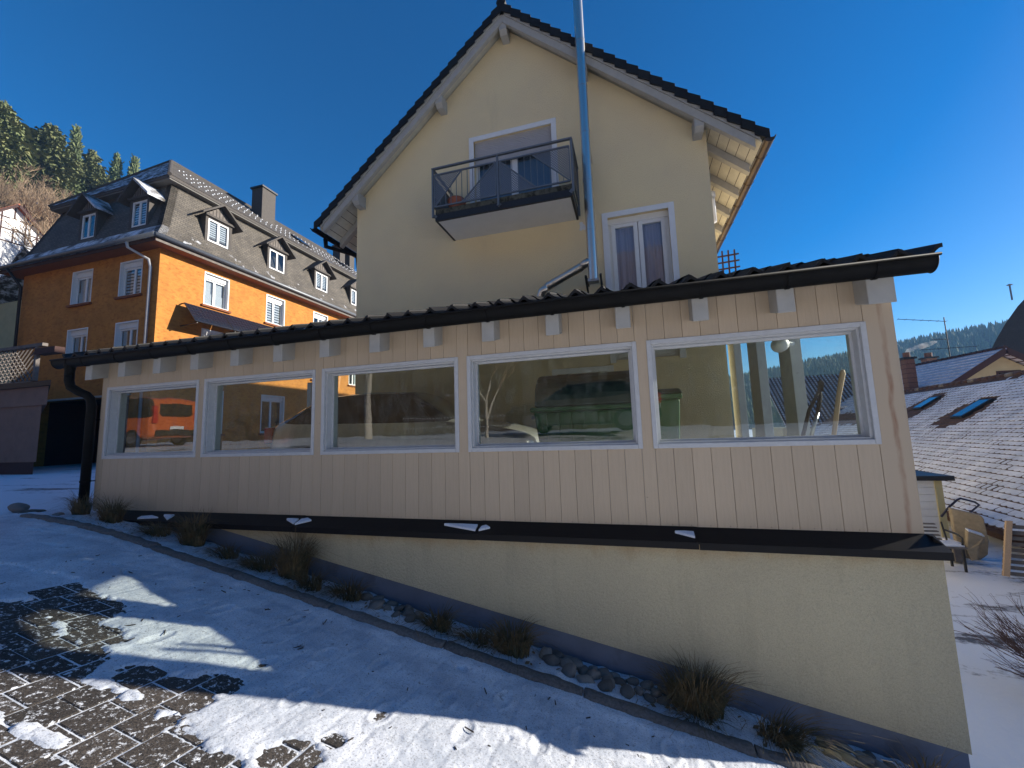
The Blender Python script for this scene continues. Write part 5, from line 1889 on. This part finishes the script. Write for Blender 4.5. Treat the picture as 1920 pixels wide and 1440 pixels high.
MB().tube([(5.95, 10.7, -2.0), (6.07, 10.7, -1.84), (6.25, 10.7, -1.66), (6.31, 10.7, -1.63), (6.5, 10.65, -1.69), (6.53, 10.6, -1.74), (6.2, 10.5, -1.97), (6.15, 10.5, -2.6)], .02, 8).build('tube', M('blue_black_tube', (.02, .02, .05), .35), hd, smooth=True)

ben = thing('garden_bench', 'small dark garden bench with snow on its seat before the shed', 'bench', (4.9, 9.6, -2.65))
for k in range(5):
    MB().bar((4.9, 9.62 + .03 * k, -2.05 + .04 + .06 * k - .18), (5.3, 9.62 + .03 * k, -2.05 + .04 + .06 * k - .18), .06, .02).build('back_slat', MT['wood_grey'], ben)
MB().box(4.85, 5.42, 9.2, 9.6, -2.26, -2.23).build('seat', MT['wood_grey'], ben)
MB().box(4.87, 5.4, 9.22, 9.58, -2.23, -2.2).build('snow_cap', MT['snow_clean'], ben, bevel=.01)
for x in (4.88, 5.38):
    for y in (9.25, 9.57):
        MB().bar((x, y, -2.65), (x, y, -2.26), .03).build('leg', MT['black_metal'], ben)
    MB().tube([(x, 9.7, -1.9), (x, 9.6, -2.26)], .014, 6).build('back_upright', MT['black_metal'], ben)
    MB().tube([(x, 9.64, -2.03), (x, 9.35, -2.04), (x, 9.22, -2.08), (x, 9.25, -2.26)], .016, 6).build('armrest', MT['black_metal'], ben, smooth=True)

pal = thing('wooden_pallet', 'weathered wooden pallet leaning at the right edge of the yard', 'pallet', (6.4, 9.2, -2.6))
o_ = Vector((5.72, 9.05, -2.62))
ux = Vector((.94, -.3, 0)).normalized()
uy = Vector((.22, .12, .8)).normalized()
uz = ux.cross(uy)


def pbox(a0, a1, b0, b1, c0, c1):
    q = lambda a, b, c: o_ + ux * a + uy * b + uz * c
    return MB().hexa([q(a0, b0, c0), q(a1, b0, c0), q(a1, b1, c0), q(a0, b1, c0), q(a0, b0, c1), q(a1, b0, c1), q(a1, b1, c1), q(a0, b1, c1)])


for k in range(9):
    pbox(0, 1.0, .02 + k * .095, .02 + k * .095 + .06, .0, .02).build('pallet_slat', MT['wood_grey'], pal)
for a in (0, .3, .62):
    pbox(a, a + .07, 0, .9, .022, .1).build('pallet_bearer', MT['tool_wood'], pal)

# bare shrub reaching into the picture at the right edge
srm = MB()
r_ = random.Random(21)
base = Vector((3.95, 5.35, -2.66))


def twig(p, d, L, rad, lv):
    q = p + d * L
    m_ = p + d * L * .5 + Vector((r_.uniform(-1, 1), r_.uniform(-1, 1), r_.uniform(-1, 1))) * L * .06
    srm.tube([p, m_, q], [rad, rad * .85, rad * .6], 5, caps=False)
    if lv == 0:
        return
    for k in range(3):
        nd = (d + Vector((r_.uniform(-1, 1), r_.uniform(-1, 1), r_.uniform(-.5, 1))) * .42).normalized()
        twig(p.lerp(q, r_.uniform(.4, .95)), nd, L * r_.uniform(.5, .8), rad * .6, lv - 1)


for k in range(14):
    a = r_.uniform(1.9, 4.3)
    twig(base + Vector((r_.uniform(-.1, .1), r_.uniform(-.1, .1), 0)), Vector((math.cos(a) * .75, math.sin(a) * .5, r_.uniform(.2, .9))).normalized(), r_.uniform(.4, .62), .008, 3)
sho = thing('bare_shrub', 'leafless reddish shrub at the right edge of the yard', 'shrub', base)
srm.build('twigs', M('red_brown_twig', (.09, .045, .035), .8), sho, recalc=False)

# ------------------------------------------------------------------ kerb, grasses and stones along the wall
kerb = thing('granite_kerb', 'row of rough granite kerb stones edging the planting strip', 'kerb', (-1.5, 3.09, -1.6))
for k in range(10):
    x0 = -3.57 + 1.047 * (k - 3)
    x1 = x0 + 1.035
    mb = MB()
    ns = 36
    prof = [(-.055, -.12), (-.058, .02), (-.045, .046), (.0, .054), (.045, .044), (.056, .02), (.055, -.12)]
    dyy = rng.uniform(-.008, .008)
    mb.grid(frange(x0, x1, (x1 - x0) / ns), list(range(7)), lambda x, j: (x, 3.09 + dyy + prof[int(j)][0] + .012 * nz(x * 9, int(j) * 1.7, 1.0, k) + .005 * nz(x * 30, int(j) * 3.1, 1.0, k),
                                                                zsurf(x, 3.09) + prof[int(j)][1] + .012 * nz(x * 8, int(j), 1.0, k + 40) + .005 * nz(x * 28, int(j) * 2.3, 1.0, k + 20)))
    for xe in (0, ns):
        mb.f.append(tuple(xe + j * (ns + 1) for j in range(7)))
    mb.build('kerb_stone', MT['kerb'], kerb, smooth=True)


def tuft(name, label, x, y, r0, h, n, lean=(0, 0), spread=.6, seed=1, group='grass tufts along the annex wall'):
    r_ = random.Random(seed)
    z0 = zsurf(x, y) - .01
    o = thing(name, label, 'grass tuft', (x, y, z0), group)
    mb = MB()
    for k in range(n):
        a = r_.uniform(0, 6.283)
        rr = r0 * math.sqrt(r_.random())
        p = Vector((x + rr * math.cos(a), y + rr * math.sin(a) * .7, z0))
        L = 1.3 * h * r_.uniform(.55, 1.15)
        out = Vector((math.cos(a), math.sin(a) * .7, 0)) * spread * 1.25 * r_.uniform(.2, 1.4) + Vector((lean[0], lean[1], 0)) + Vector((r_.uniform(-.2, .2), r_.uniform(-.2, .2), 0))
        w = r_.uniform(.0026, .0055)
        sd = Vector((-math.sin(a), math.cos(a), 0))
        if r_.random() < .5:
            sd = Vector((1, 0, 0))
        pts = []
        droop = r_.uniform(.35, 1.25)
        for i in range(5):
            f = i / 4
            q = p + Vector((0, 0, 1)) * L * (f - .5 * droop * f * f * f) + out * L * (f * f * (.5 + .5 * droop))
            if q.y > 3.555:
                q.y = 3.555
            if q.z < zsurf(q.x, min(q.y, 3.5)) + .012:
                q.z = zsurf(q.x, min(q.y, 3.5)) + .012
            pts.append(q)
        vs = []
        for i, q in enumerate(pts):
            ww = w * (1 - .8 * i / 4)
            vs += [q - sd * ww, q + sd * ww]
        mb.add(vs, [(2 * i, 2 * i + 1, 2 * i + 3, 2 * i + 2) for i in range(4)])
    mb.build('blades', MT['grass'], o, recalc=False)
    return o


TUFTS = [(-6.38, 3.42, .1, .3, 260, (.0, -.1), .5, 'dark grass tuft at the foot of the black downpipe'),
         (-5.82, 3.4, .12, .3, 380, (0, -.1), .55, 'bushy grass tuft beside the downpipe, second from the left'),
         (-5.05, 3.38, .14, .17, 330, (-.2, -.5), .8, 'low flattened brown grass third from the left'),
         (-4.58, 3.42, .13, .36, 420, (0, -.1), .5, 'tall grass tuft where the plinth begins'),
         (-4.1, 3.4, .14, .16, 260, (-.1, -.5), .9, 'low grass partly under snow right of the plinth start'),
         (-3.62, 3.38, .16, .2, 340, (-.3, -.4), .8, 'sprawling brown grass left of the tallest tuft'),
         (-3.25, 3.42, .14, .44, 520, (.05, -.05), .42, 'tallest dry grass tuft before the cream base wall'),
         (-2.95, 3.32, .1, .2, 260, (.3, -.5), .8, 'short grass leaning right out of the tallest tuft'),
         (-2.6, 3.38, .13, .2, 300, (.1, -.4), .8, 'low spread tuft just left of the first stones'),
         (-1.68, 3.36, .11, .2, 280, (.1, -.4), .75, 'small tuft between the two groups of stones'),
         (-1.33, 3.34, .1, .15, 200, (-.2, -.5), .9, 'flat thin grass left of the round tuft'),
         (-1.03, 3.36, .14, .27, 460, (.05, -.2), .6, 'round mop-like tuft left of the long stone group'),
         (.33, 3.4, .17, .34, 640, (.0, -.12), .5, 'largest dark grass tuft near the right end'),
         (.3, 3.26, .1, .15, 220, (-.1, -.6), .9, 'frosted low grass at the foot of the largest tuft'),
         (.82, 3.33, .12, .22, 330, (.5, -.5), .7, 'grass tuft with long blades swept to the right'),
         (1.62, 3.36, .12, .2, 240, (.0, -.3), .7, 'rightmost grass tuft beside the wall corner')]
for i, (x, y, r0, h, n, ln, spd, lbl) in enumerate(TUFTS):
    tuft('grass_tuft', lbl, x, y, r0, h, n, ln, spd, 100 + i)


# loose straw and dead leaves between the tufts, some hanging over the kerb
r_ = random.Random(77)
ll = MB()
for k in range(900):
    x = r_.uniform(-6.2, 1.8)
    if nz(x, 3.3, 1.6, 2.5) < -.12:
        continue
    y = min(3.54, max(3.04, r_.gauss(3.34, .13)))
    z = zsurf(x, y) + (.03 if y > 3.16 else .058) + r_.uniform(0, .012)
    a = r_.uniform(0, 6.283)
    L = r_.uniform(.03, .11)
    d = Vector((math.cos(a), math.sin(a), r_.uniform(-.25, .3)))
    s = Vector((-math.sin(a), math.cos(a), 0)) * r_.uniform(.0014, .003)
    p = Vector((x, y, z))
    m_ = p + d * L * .5 + Vector((0, 0, .012))
    q = p + d * L
    ll.add([p - s, p + s, m_ + s, m_ - s, q], [(0, 1, 2, 3), (3, 2, 4)])
for k in range(160):
    x, y = r_.uniform(-6.2, 1.8), r_.uniform(3.18, 3.53)
    z = zsurf(x, y) + .035
    a = r_.uniform(0, 6.283)
    w = r_.uniform(.012, .03)
    e = Vector((math.cos(a), math.sin(a), r_.uniform(-.3, .3))) * w
    f = Vector((-math.sin(a), math.cos(a), r_.uniform(-.3, .3))) * w * .6
    p = Vector((x, y, z))
    ll.add([p - e, p - f, p + e, p + f], [(0, 1, 2, 3)])
tag(ll.build('dead_straw', M('dead_straw', (.16, .1, .05), .9, nscale=20, namt=.5), recalc=False), 'loose dead straw and leaves lying in the planting strip', 'straw', kind='stuff')


def rock_mesh(seed):
    r_ = random.Random(seed)
    bm = bmesh.new()
    bmesh.ops.create_icosphere(bm, subdivisions=3, radius=1.0)
    e = (1.0, r_.uniform(.62, .8), r_.uniform(.45, .6))
    for v in bm.verts:
        k = 1 + .28 * noise.noise(v.co * 1.1 + Vector((seed, 0, 0))) + .025 * noise.noise(v.co * 4 + Vector((seed, 3, 0)))
        v.co = Vector((v.co.x * e[0], v.co.y * e[1], v.co.z * e[2])) * k
    me = bpy.data.meshes.new('stone')
    bm.to_mesh(me)
    bm.free()
    me.polygons.foreach_set('use_smooth', [True] * len(me.polygons))
    me.materials.append(MT['rock'])
    return me


RM = [rock_mesh(s) for s in range(6)]
r_ = random.Random(33)
CL = {'left': [(-2.45, 3.46), (-2.36, 3.5), (-2.3, 3.42), (-2.2, 3.5), (-2.1, 3.46), (-2.18, 3.38), (-2.02, 3.48), (-1.98, 3.4), (-2.27, 3.34), (-2.06, 3.33), (-1.9, 3.44), (-1.93, 3.34)],
      'middle': [(-.78, 3.46), (-.7, 3.5), (-.73, 3.4), (-.62, 3.5), (-.6, 3.42), (-.54, 3.47), (-.57, 3.33), (-.47, 3.41), (-.4, 3.5), (-.4, 3.37), (-.33, 3.44), (-.28, 3.35), (-.25, 3.48), (-.2, 3.41), (-.15, 3.3), (-.12, 3.47), (-.07, 3.38), (-.02, 3.48), (-.0, 3.33), (.05, 3.42), (.1, 3.34), (-.44, 3.28), (-.3, 3.27), (.12, 3.48)],
      'right': [(1.12, 3.46), (1.21, 3.5), (1.3, 3.48), (1.37, 3.5), (1.17, 3.37), (1.28, 3.38), (1.38, 3.4), (1.1, 3.34), (1.46, 3.46), (1.33, 3.3)]}
for nm, pts in CL.items():
    lbl = {'left': 'rounded river stone in the small left group by the plinth', 'middle': 'rounded river stone in the long middle group by the plinth',
           'right': 'rounded river stone in the group near the wall corner'}[nm]
    for x, y in pts:
        s = r_.uniform(.045, .08)
        o = piece('river_stone', RM[r_.randrange(6)], None, (x, y - .01, zsurf(x, y) + .018 + s * .2), (r_.uniform(-.4, .4), r_.uniform(-.3, .3), r_.uniform(0, 6.28)), (s, s, s * r_.uniform(.8, 1.2)))
        tag(o, lbl, 'stone', nm + ' stone group')
# edging boulders where the kerb starts on the left
for i, (x, y, s, lbl) in enumerate([(-7.75, 3.5, .12, 'squared granite boulder beyond the downpipe on the left'), (-6.95, 3.25, .1, 'flat dark boulder at the upper end of the kerb'), (-6.55, 3.3, .08, 'low boulder before the downpipe'), (-6.05, 3.12, .06, 'small boulder ending the kerb row')]):
    o = piece('boulder', RM[i], None, (x, y, zsurf(x, y) + s * .05), (0, 0, i * 1.3), (s * 1.2, s * .8, s * .9))
    tag(o, lbl, 'boulder')

# ------------------------------------------------------------------ inside the annex
FZ = -.758


def bin_container(x0, x1, y0, y1, label, lid_mat):
    o = thing('waste_container', label, 'bin', ((x0 + x1) / 2, (y0 + y1) / 2, FZ))
    zt = .2
    m = MB().hexa([(x0 + .1, y0 + .1, FZ + .16), (x1 - .1, y0 + .1, FZ + .16), (x1 - .1, y1 - .1, FZ + .16), (x0 + .1, y1 - .1, FZ + .16),
                   (x0, y0, zt), (x1, y0, zt), (x1, y1, zt), (x0, y1, zt)])
    m.build('body', MT['bin_green'], o, bevel=.03)
    for k in range(1, 8):
        x = x0 + (x1 - x0) * k / 8
        MB().hexa([(x - .012, y0 + .075, FZ + .25), (x + .012, y0 + .075, FZ + .25), (x + .012, y0 + .09, FZ + .25), (x - .012, y0 + .09, FZ + .25),
                   (x - .012, y0 - .02, zt - .02), (x + .012, y0 - .02, zt - .02), (x + .012, y0 + .01, zt - .02), (x - .012, y0 + .01, zt - .02)]).build('rib', MT['bin_green'], o)
    MB().box(x0 - .03, x1 + .03, y0 - .03, y1 + .03, zt, zt + .05).build('rim', MT['bin_green'], o, bevel=.015)
    n = 14
    cy, ry, hh = (y0 + y1) / 2, (y1 - y0) / 2 + .01, .38
    pts = [(cy - ry * math.cos(math.pi * k / n), zt + .052 + hh * math.sin(math.pi * k / n) ** .75) for k in range(n + 1)]
    MB().prism([(x0 + .02, y, z) for y, z in pts], (x1 - x0 - .04, 0, 0)).build('lid', lid_mat, o, bevel=.02)
    for q in (.33, .66):
        x = x0 + (x1 - x0) * q
        MB().prism([(x - .012, y - .0, z + .006) for y, z in pts], (.024, 0, 0)).build('lid_rib', lid_mat, o)
    for x in (x0 - .05, x1 + .02):
        MB().tube([(x, y0 + .2, zt - .05), (x, y1 - .2, zt - .05)], .02, 8).build('lifting_bar', MT['black_metal'], o)
    for x in (x0 + .2, x1 - .2):
        for y in (y0 + .22, y1 - .22):
            MB().lathe([(.08, -.025), (.08, .025)], (x, y, FZ + .08), 12, 'y').build('wheel', MT['rubber'], o)
    return o


bin_container(-1.0, .06, 4.3, 5.1, 'dark green waste container with rounded lid behind the fourth window', MT['bin_lid'])


def wheelie(x0, x1, y0, y1, zt, label):
    o = thing('wheeled_bin', label, 'bin', ((x0 + x1) / 2, (y0 + y1) / 2, FZ))
    MB().hexa([(x0 + .06, y0 + .08, FZ + .05), (x1 - .06, y0 + .08, FZ + .05), (x1 - .06, y1 - .06, FZ + .05), (x0 + .06, y1 - .06, FZ + .05),
               (x0, y0, zt), (x1, y0, zt), (x1, y1, zt), (x0, y1, zt)]).build('body', MT['bin_green'], o, bevel=.025)
    MB().box(x0 - .02, x1 + .02, y0 - .02, y1 + .02, zt, zt + .05).build('rim', MT['bin_green'], o, bevel=.01)
    MB().hexa([(x0 - .03, y0 - .04, zt + .052), (x1 + .03, y0 - .04, zt + .052), (x1 + .03, y1 + .03, zt + .052), (x0 - .03, y1 + .03, zt + .052),
               (x0, y0, zt + .1), (x1, y0, zt + .1), (x1 - .03, y1, zt + .13), (x0 + .03, y1, zt + .13)]).build('lid', MT['bin_lid'], o, bevel=.015)
    for x in (x0 + .04, x1 - .04):
        MB().lathe([(.1, -.03), (.1, .03)], (x, y1 + .0, FZ + .1), 14, 'x').build('wheel', MT['rubber'], o)


wheelie(.16, .47, 4.25, 4.62, .27, 'green wheeled bin with black lid seen through the right window')

# tools leaning inside the right-hand window
lop = thing('loppers', 'black long-handled loppers leaning inside the right window', 'loppers', (1.4, 3.98, -.15))
MB().tube([(1.36, 4.0, -.16), (1.44, 4.0, .1), (1.535, 4.0, .27)], [.016, .014, .012], 8).build('handle', MT['rubber'], lop, smooth=True)
MB().tube([(1.42, 4.0, -.16), (1.5, 4.0, .08)], .015, 8).build('handle', MT['alu'], lop, smooth=True)
MB().tube([(1.5, 4.0, .08), (1.53, 4.0, .2), (1.535, 4.0, .27)], [.017, .016, .012], 8).build('grip', MT['rubber'], lop, smooth=True)
MB().prism([(1.515, 3.99, .26), (1.555, 3.99, .25), (1.57, 3.99, .32), (1.545, 3.99, .36), (1.525, 3.99, .33)], (0, .015, 0)).build('blade', MT['black_metal'], lop, bevel=.004)
stk = thing('wooden_stick', 'pale rounded wooden stick leaning right of the loppers', 'stick', (1.6, 4.0, -.2))
MB().tube([(1.585, 4.02, -.2), (1.66, 4.0, .2), (1.7, 3.98, .39), (1.705, 3.98, .42)], [.017, .018, .021, .012], 10).build('shaft', MT['tool_wood'], stk, smooth=True)
wb = thing('workbench', 'low timber bench top along the inside of the annex windows', 'bench', (1.2, 4.2, -.25))
MB().box(.6, 1.66, 3.9, 4.5, -.24, -.2).build('bench_top', MT['wood_grey'], wb, bevel=.006)
for x, y in ((.65, 3.95), (1.6, 3.95), (.65, 4.45), (1.6, 4.45)):
    MB().box(x - .03, x + .03, y - .03, y + .03, FZ, -.242).build('leg', MT['wood_grey'], wb)
lamp = thing('wall_spotlight', 'white round spotlight mounted on a post inside the right window', 'lamp', (1.65, 5.05, .85))
MB().tube([(1.75, 5.1, .86), (1.62, 5.02, .86)], .03, 8).build('arm', MT['white'], lamp)
MB().lathe([(.03, 0), (.075, .05), (.08, .14), (.07, .17), (.0, .16)], (1.6, 4.9, .84), 14, 'y').build('head', MT['white'], lamp, smooth=True)


# ------------------------------------------------------------------ cars
def car(name, label, loc, rz, paint, st, wheels, group=None, hw=.86, glass_from=None, tail=True, plate=True, flip=1):
    """st: stations (x, zbot, zbelt, ztop, cabin halfwidth factor, glass?)"""
    o = thing(name, label, 'car' if name != 'orange_van' else 'van', loc, group)
    o.rotation_euler = (0, 0, rz)
    body, gl = MB(), MB()
    rings = []
    for (x, zb_, zl, zt, fw_c, w) in st:
        h = hw * w
        half = [(0, zb_), (h * .85, zb_), (h * .97, zb_ + .12), (h, zb_ + (zl - zb_) * .55), (h * .97, zl), (h * fw_c, zt - .05), (h * fw_c * .8, zt), (0, zt + .025)]
        ring = [(x, y, z) for y, z in half] + [(x, -y, z) for y, z in half[-2:0:-1]]
        rings.append(ring)
    n = len(rings[0])
    for i in range(len(rings) - 1):
        g0 = st[i]
        for k in range(n):
            q = [rings[i][k], rings[i][(k + 1) % n], rings[i + 1][(k + 1) % n], rings[i + 1][k]]
            side_glass = k in (4, n - 5)
            up_ = k in (5, 6, n - 7, n - 6)
            tall = st[i][3] - st[i][2] > .2 and st[i + 1][3] - st[i + 1][2] > .2
            screen = (st[i][3] - st[i][2] > .2) != (st[i + 1][3] - st[i + 1][2] > .2)
            is_glass = (side_glass and tall) or ((up_ or side_glass) and screen)
            (gl if is_glass else body).add(q, [(0, 1, 2, 3)])
    body.add(rings[0], [tuple(range(n))])
    body.add(rings[-1], [tuple(range(n))[::-1]])
    for mb, nm, mt in ((body, 'body', paint), (gl, 'glazing', MT['car_glass'])):
        me = mb.mesh(nm)
        bm = bmesh.new()
        bm.from_mesh(me)
        bmesh.ops.remove_doubles(bm, verts=bm.verts, dist=.0005)
        bmesh.ops.recalc_face_normals(bm, faces=bm.faces)
        bm.to_mesh(me)
        bm.free()
        me.polygons.foreach_set('use_smooth', [True] * len(me.polygons))
        me.materials.append(mt)
        c_ = bpy.data.objects.new(nm, me)
        COL.objects.link(c_)
        c_.parent = o
        ms = c_.modifiers.new('sub', 'SUBSURF')
        ms.levels = 1
        ms.render_levels = 1
    def sub(mb, nm, mt, par=None, smooth=False, bevel=0):
        me = mb.mesh(nm, smooth=smooth)
        me.materials.append(mt)
        c_ = bpy.data.objects.new(nm, me)
        COL.objects.link(c_)
        c_.parent = par or o
        if bevel:
            b_ = c_.modifiers.new('bevel', 'BEVEL')
            b_.width = bevel
            b_.segments = 2
        return c_
    for wx in wheels:
        for s in (-1, 1):
            y = s * (hw - .1)
            w = sub(MB().lathe([(.2, -.09), (.3, -.1), (.325, -.07), (.325, .07), (.3, .1), (.2, .09)], (wx, y, .325), 20, 'y'), 'wheel', MT['rubber'])
            sub(MB().lathe([(.21, -.095), (.06, -.105), (.06, .105), (.21, .095)], (wx, y, .325), 20, 'y'), 'rim', MT['alu'], w)
    xe = st[0][0]
    if tail:
        for s in (-1, 1):
            zz = st[0][2]
            lo_, hi_ = tail
            sub(MB().box(xe - .05, xe + .12, s * hw * .84 - .07, s * hw * .84 + .07, lo_, hi_), 'tail_lamp', MT['red_lamp'], bevel=.02)
    sub(MB().box(xe - .06, xe + .1, -hw * .8, hw * .8, .38, .6), 'bumper', MT['rubber'], bevel=.03)
    sub(MB().box(xe - .075, xe - .06, -.26, .26, .62, .74), 'number_plate', MT['plate'])
    return o


HATCH = [(-2.15, .35, .85, .95, .8, .8), (-2.12, .3, .95, 1.0, .85, .92), (-1.85, .25, .98, 1.12, .84, .98), (-1.3, .22, .97, 1.4, .8, 1.0), (-.4, .22, .95, 1.45, .8, 1.0), (.25, .22, .93, 1.4, .78, 1.0),
         (.95, .22, .93, .98, .9, 1.0), (1.6, .24, .86, .9, .9, .97), (2.05, .28, .72, .76, .85, .88), (2.15, .35, .6, .66, .8, .8)]
car('silver_car', 'silver car parked inside the annex behind the windows', (-3.35, 5.95, FZ), 0, MT['car_silver'], HATCH, (-1.3, 1.3), tail=(.7, .95))
VAN = [(-2.4, .35, 1.05, 1.75, .9, .93), (-2.35, .3, 1.08, 1.85, .9, 1.0), (-1.2, .25, 1.06, 1.9, .9, 1.0), (.4, .25, 1.04, 1.9, .88, 1.0), (1.1, .25, 1.02, 1.8, .85, 1.0), (1.75, .25, 1.05, 1.12, .9, 1.0), (2.3, .28, .9, .98, .85, .95), (2.45, .35, .75, .8, .8, .8)]
van = car('orange_van', 'orange van on the street, mirrored in the leftmost annex window', (-19.5, -4.3, -.1), math.pi, MT['car_orange'], VAN, (-1.45, 1.45), hw=.93, tail=(.85, 1.5))
rwm = MB().prism([(-2.44, -.62, 1.2), (-2.44, -.5, 1.12), (-2.44, .5, 1.12), (-2.44, .62, 1.2), (-2.44, .6, 1.62), (-2.44, -.6, 1.62)], (.03, 0, 0)).mesh('rear_window')
rwm.materials.append(MT['car_glass'])
c_ = bpy.data.objects.new('rear_window', rwm)
COL.objects.link(c_)
c_.parent = van
car('brown_car', 'brown car on the street, faintly mirrored in the fourth annex window', (-1.4, -4.6, -.08), math.pi, MT['car_dark'], HATCH, (-1.3, 1.3), tail=(.7, .95))

# ------------------------------------------------------------------ street side behind the camera (mirrored in the panes)
def zbank(x, y):
    return -.3 + .62 * max(0, -y - 10.5) + .6 * nz(x, y, .12) - 1.2 * sm(-11.5, -9.5, y)


bk = MB().grid(frange(-70, 70, 3), frange(-70, -9, 2.5), lambda x, y: (x, y, zbank(x, y)))
tag(bk.build('street_bank', M('leafy_bank', (.1, .068, .036), .95, nscale=.8, namt=.5, col2=(.6, .6, .62), c2=(.7, .66, .72)), smooth=True, recalc=False), 'grassy bank across the street behind the viewer', None, kind='structure')
for k in range(16):
    x = -34 + k * 3.6 + rng.uniform(-1.2, 1.2)
    y = -14 - rng.uniform(0, 12)
    tree('bare_tree', 'leafless tree on the bank across the street, mirrored in the panes', (x, y, zbank(x, y)), BT[k % 3], rng.uniform(.7, 1.05), rng.uniform(0, 6), 'leafless trees across the street')
tree('birch_sapling', 'thin forked pale sapling by the street, mirrored in the fourth window', (-3.75, -3.0, -.1), BT[1], .27, 1.0)
tree('birch_tree', 'white birch by the street, mirrored in the third window', (-9.9, -6.4, -.1), BT[1], .8, 2.2)
fn = thing('picket_fence', 'white picket fence across the street, mirrored in the third window', 'fence', (-6, -9.3, .1))
pk = MB().hexa([(-.035, -.01, 0), (.035, -.01, 0), (.035, .01, 0), (-.035, .01, 0), (-.03, -.01, .8), (.03, -.01, .8), (.03, .01, .8), (-.03, .01, .8)]).mesh('picket')
pk.materials.append(MT['wood_grey'])
for k in range(60):
    piece('picket', pk, fn, (-10 + k * .14, -9.3, .05))
for z in (.25, .7):
    MB().box(-10.1, -1.6, -9.33, -9.312, z, z + .06).build('rail', MT['white'], fn)

# ------------------------------------------------------------------ smoke and haze
def volume_mat(name, col, dens, noise_scale=None, aniso=0.0):
    m = bpy.data.materials.new(name)
    m.use_nodes = True
    t = m.node_tree
    t.nodes.clear()
    out = N(t, 'ShaderNodeOutputMaterial')
    v = N(t, 'ShaderNodeVolumePrincipled')
    v.inputs['Color'].default_value = (*col, 1)
    v.inputs['Density'].default_value = dens
    v.inputs['Anisotropy'].default_value = aniso
    if noise_scale:
        tc = N(t, 'ShaderNodeTexCoord')
        n = noise_n(t, tc, noise_scale, 5, .6)
        t.links.new(ramp(t, n.outputs[0], .42, .7, 0, dens), v.inputs['Density'])
    t.links.new(v.outputs[0], out.inputs['Volume'])
    return m


sk = MB()
path = [(17.0, 31.55, 4.1), (17.12, 31.5, 4.28), (17.4, 31.45, 4.42), (17.8, 31.4, 4.5), (18.2, 31.3, 4.62), (18.5, 31.3, 4.7)]
sk.tube(path, [.1, .14, .17, .18, .15, .05], 10)
tag(sk.build('chimney_smoke', volume_mat('smoke', (.97, .97, .97), 9.0, 2.4), smooth=True), 'thin white smoke drifting from the brick chimney', 'smoke', kind='stuff')
if HAZE:
    hz = MB().box(-1520, 1520, -1520, 1520, -9, 104)
    tag(hz.build('haze', volume_mat('haze', (.3, .58, 1.0), HAZE, None, 0.0)), 'faint blue winter haze in the valley air', 'haze', kind='stuff')
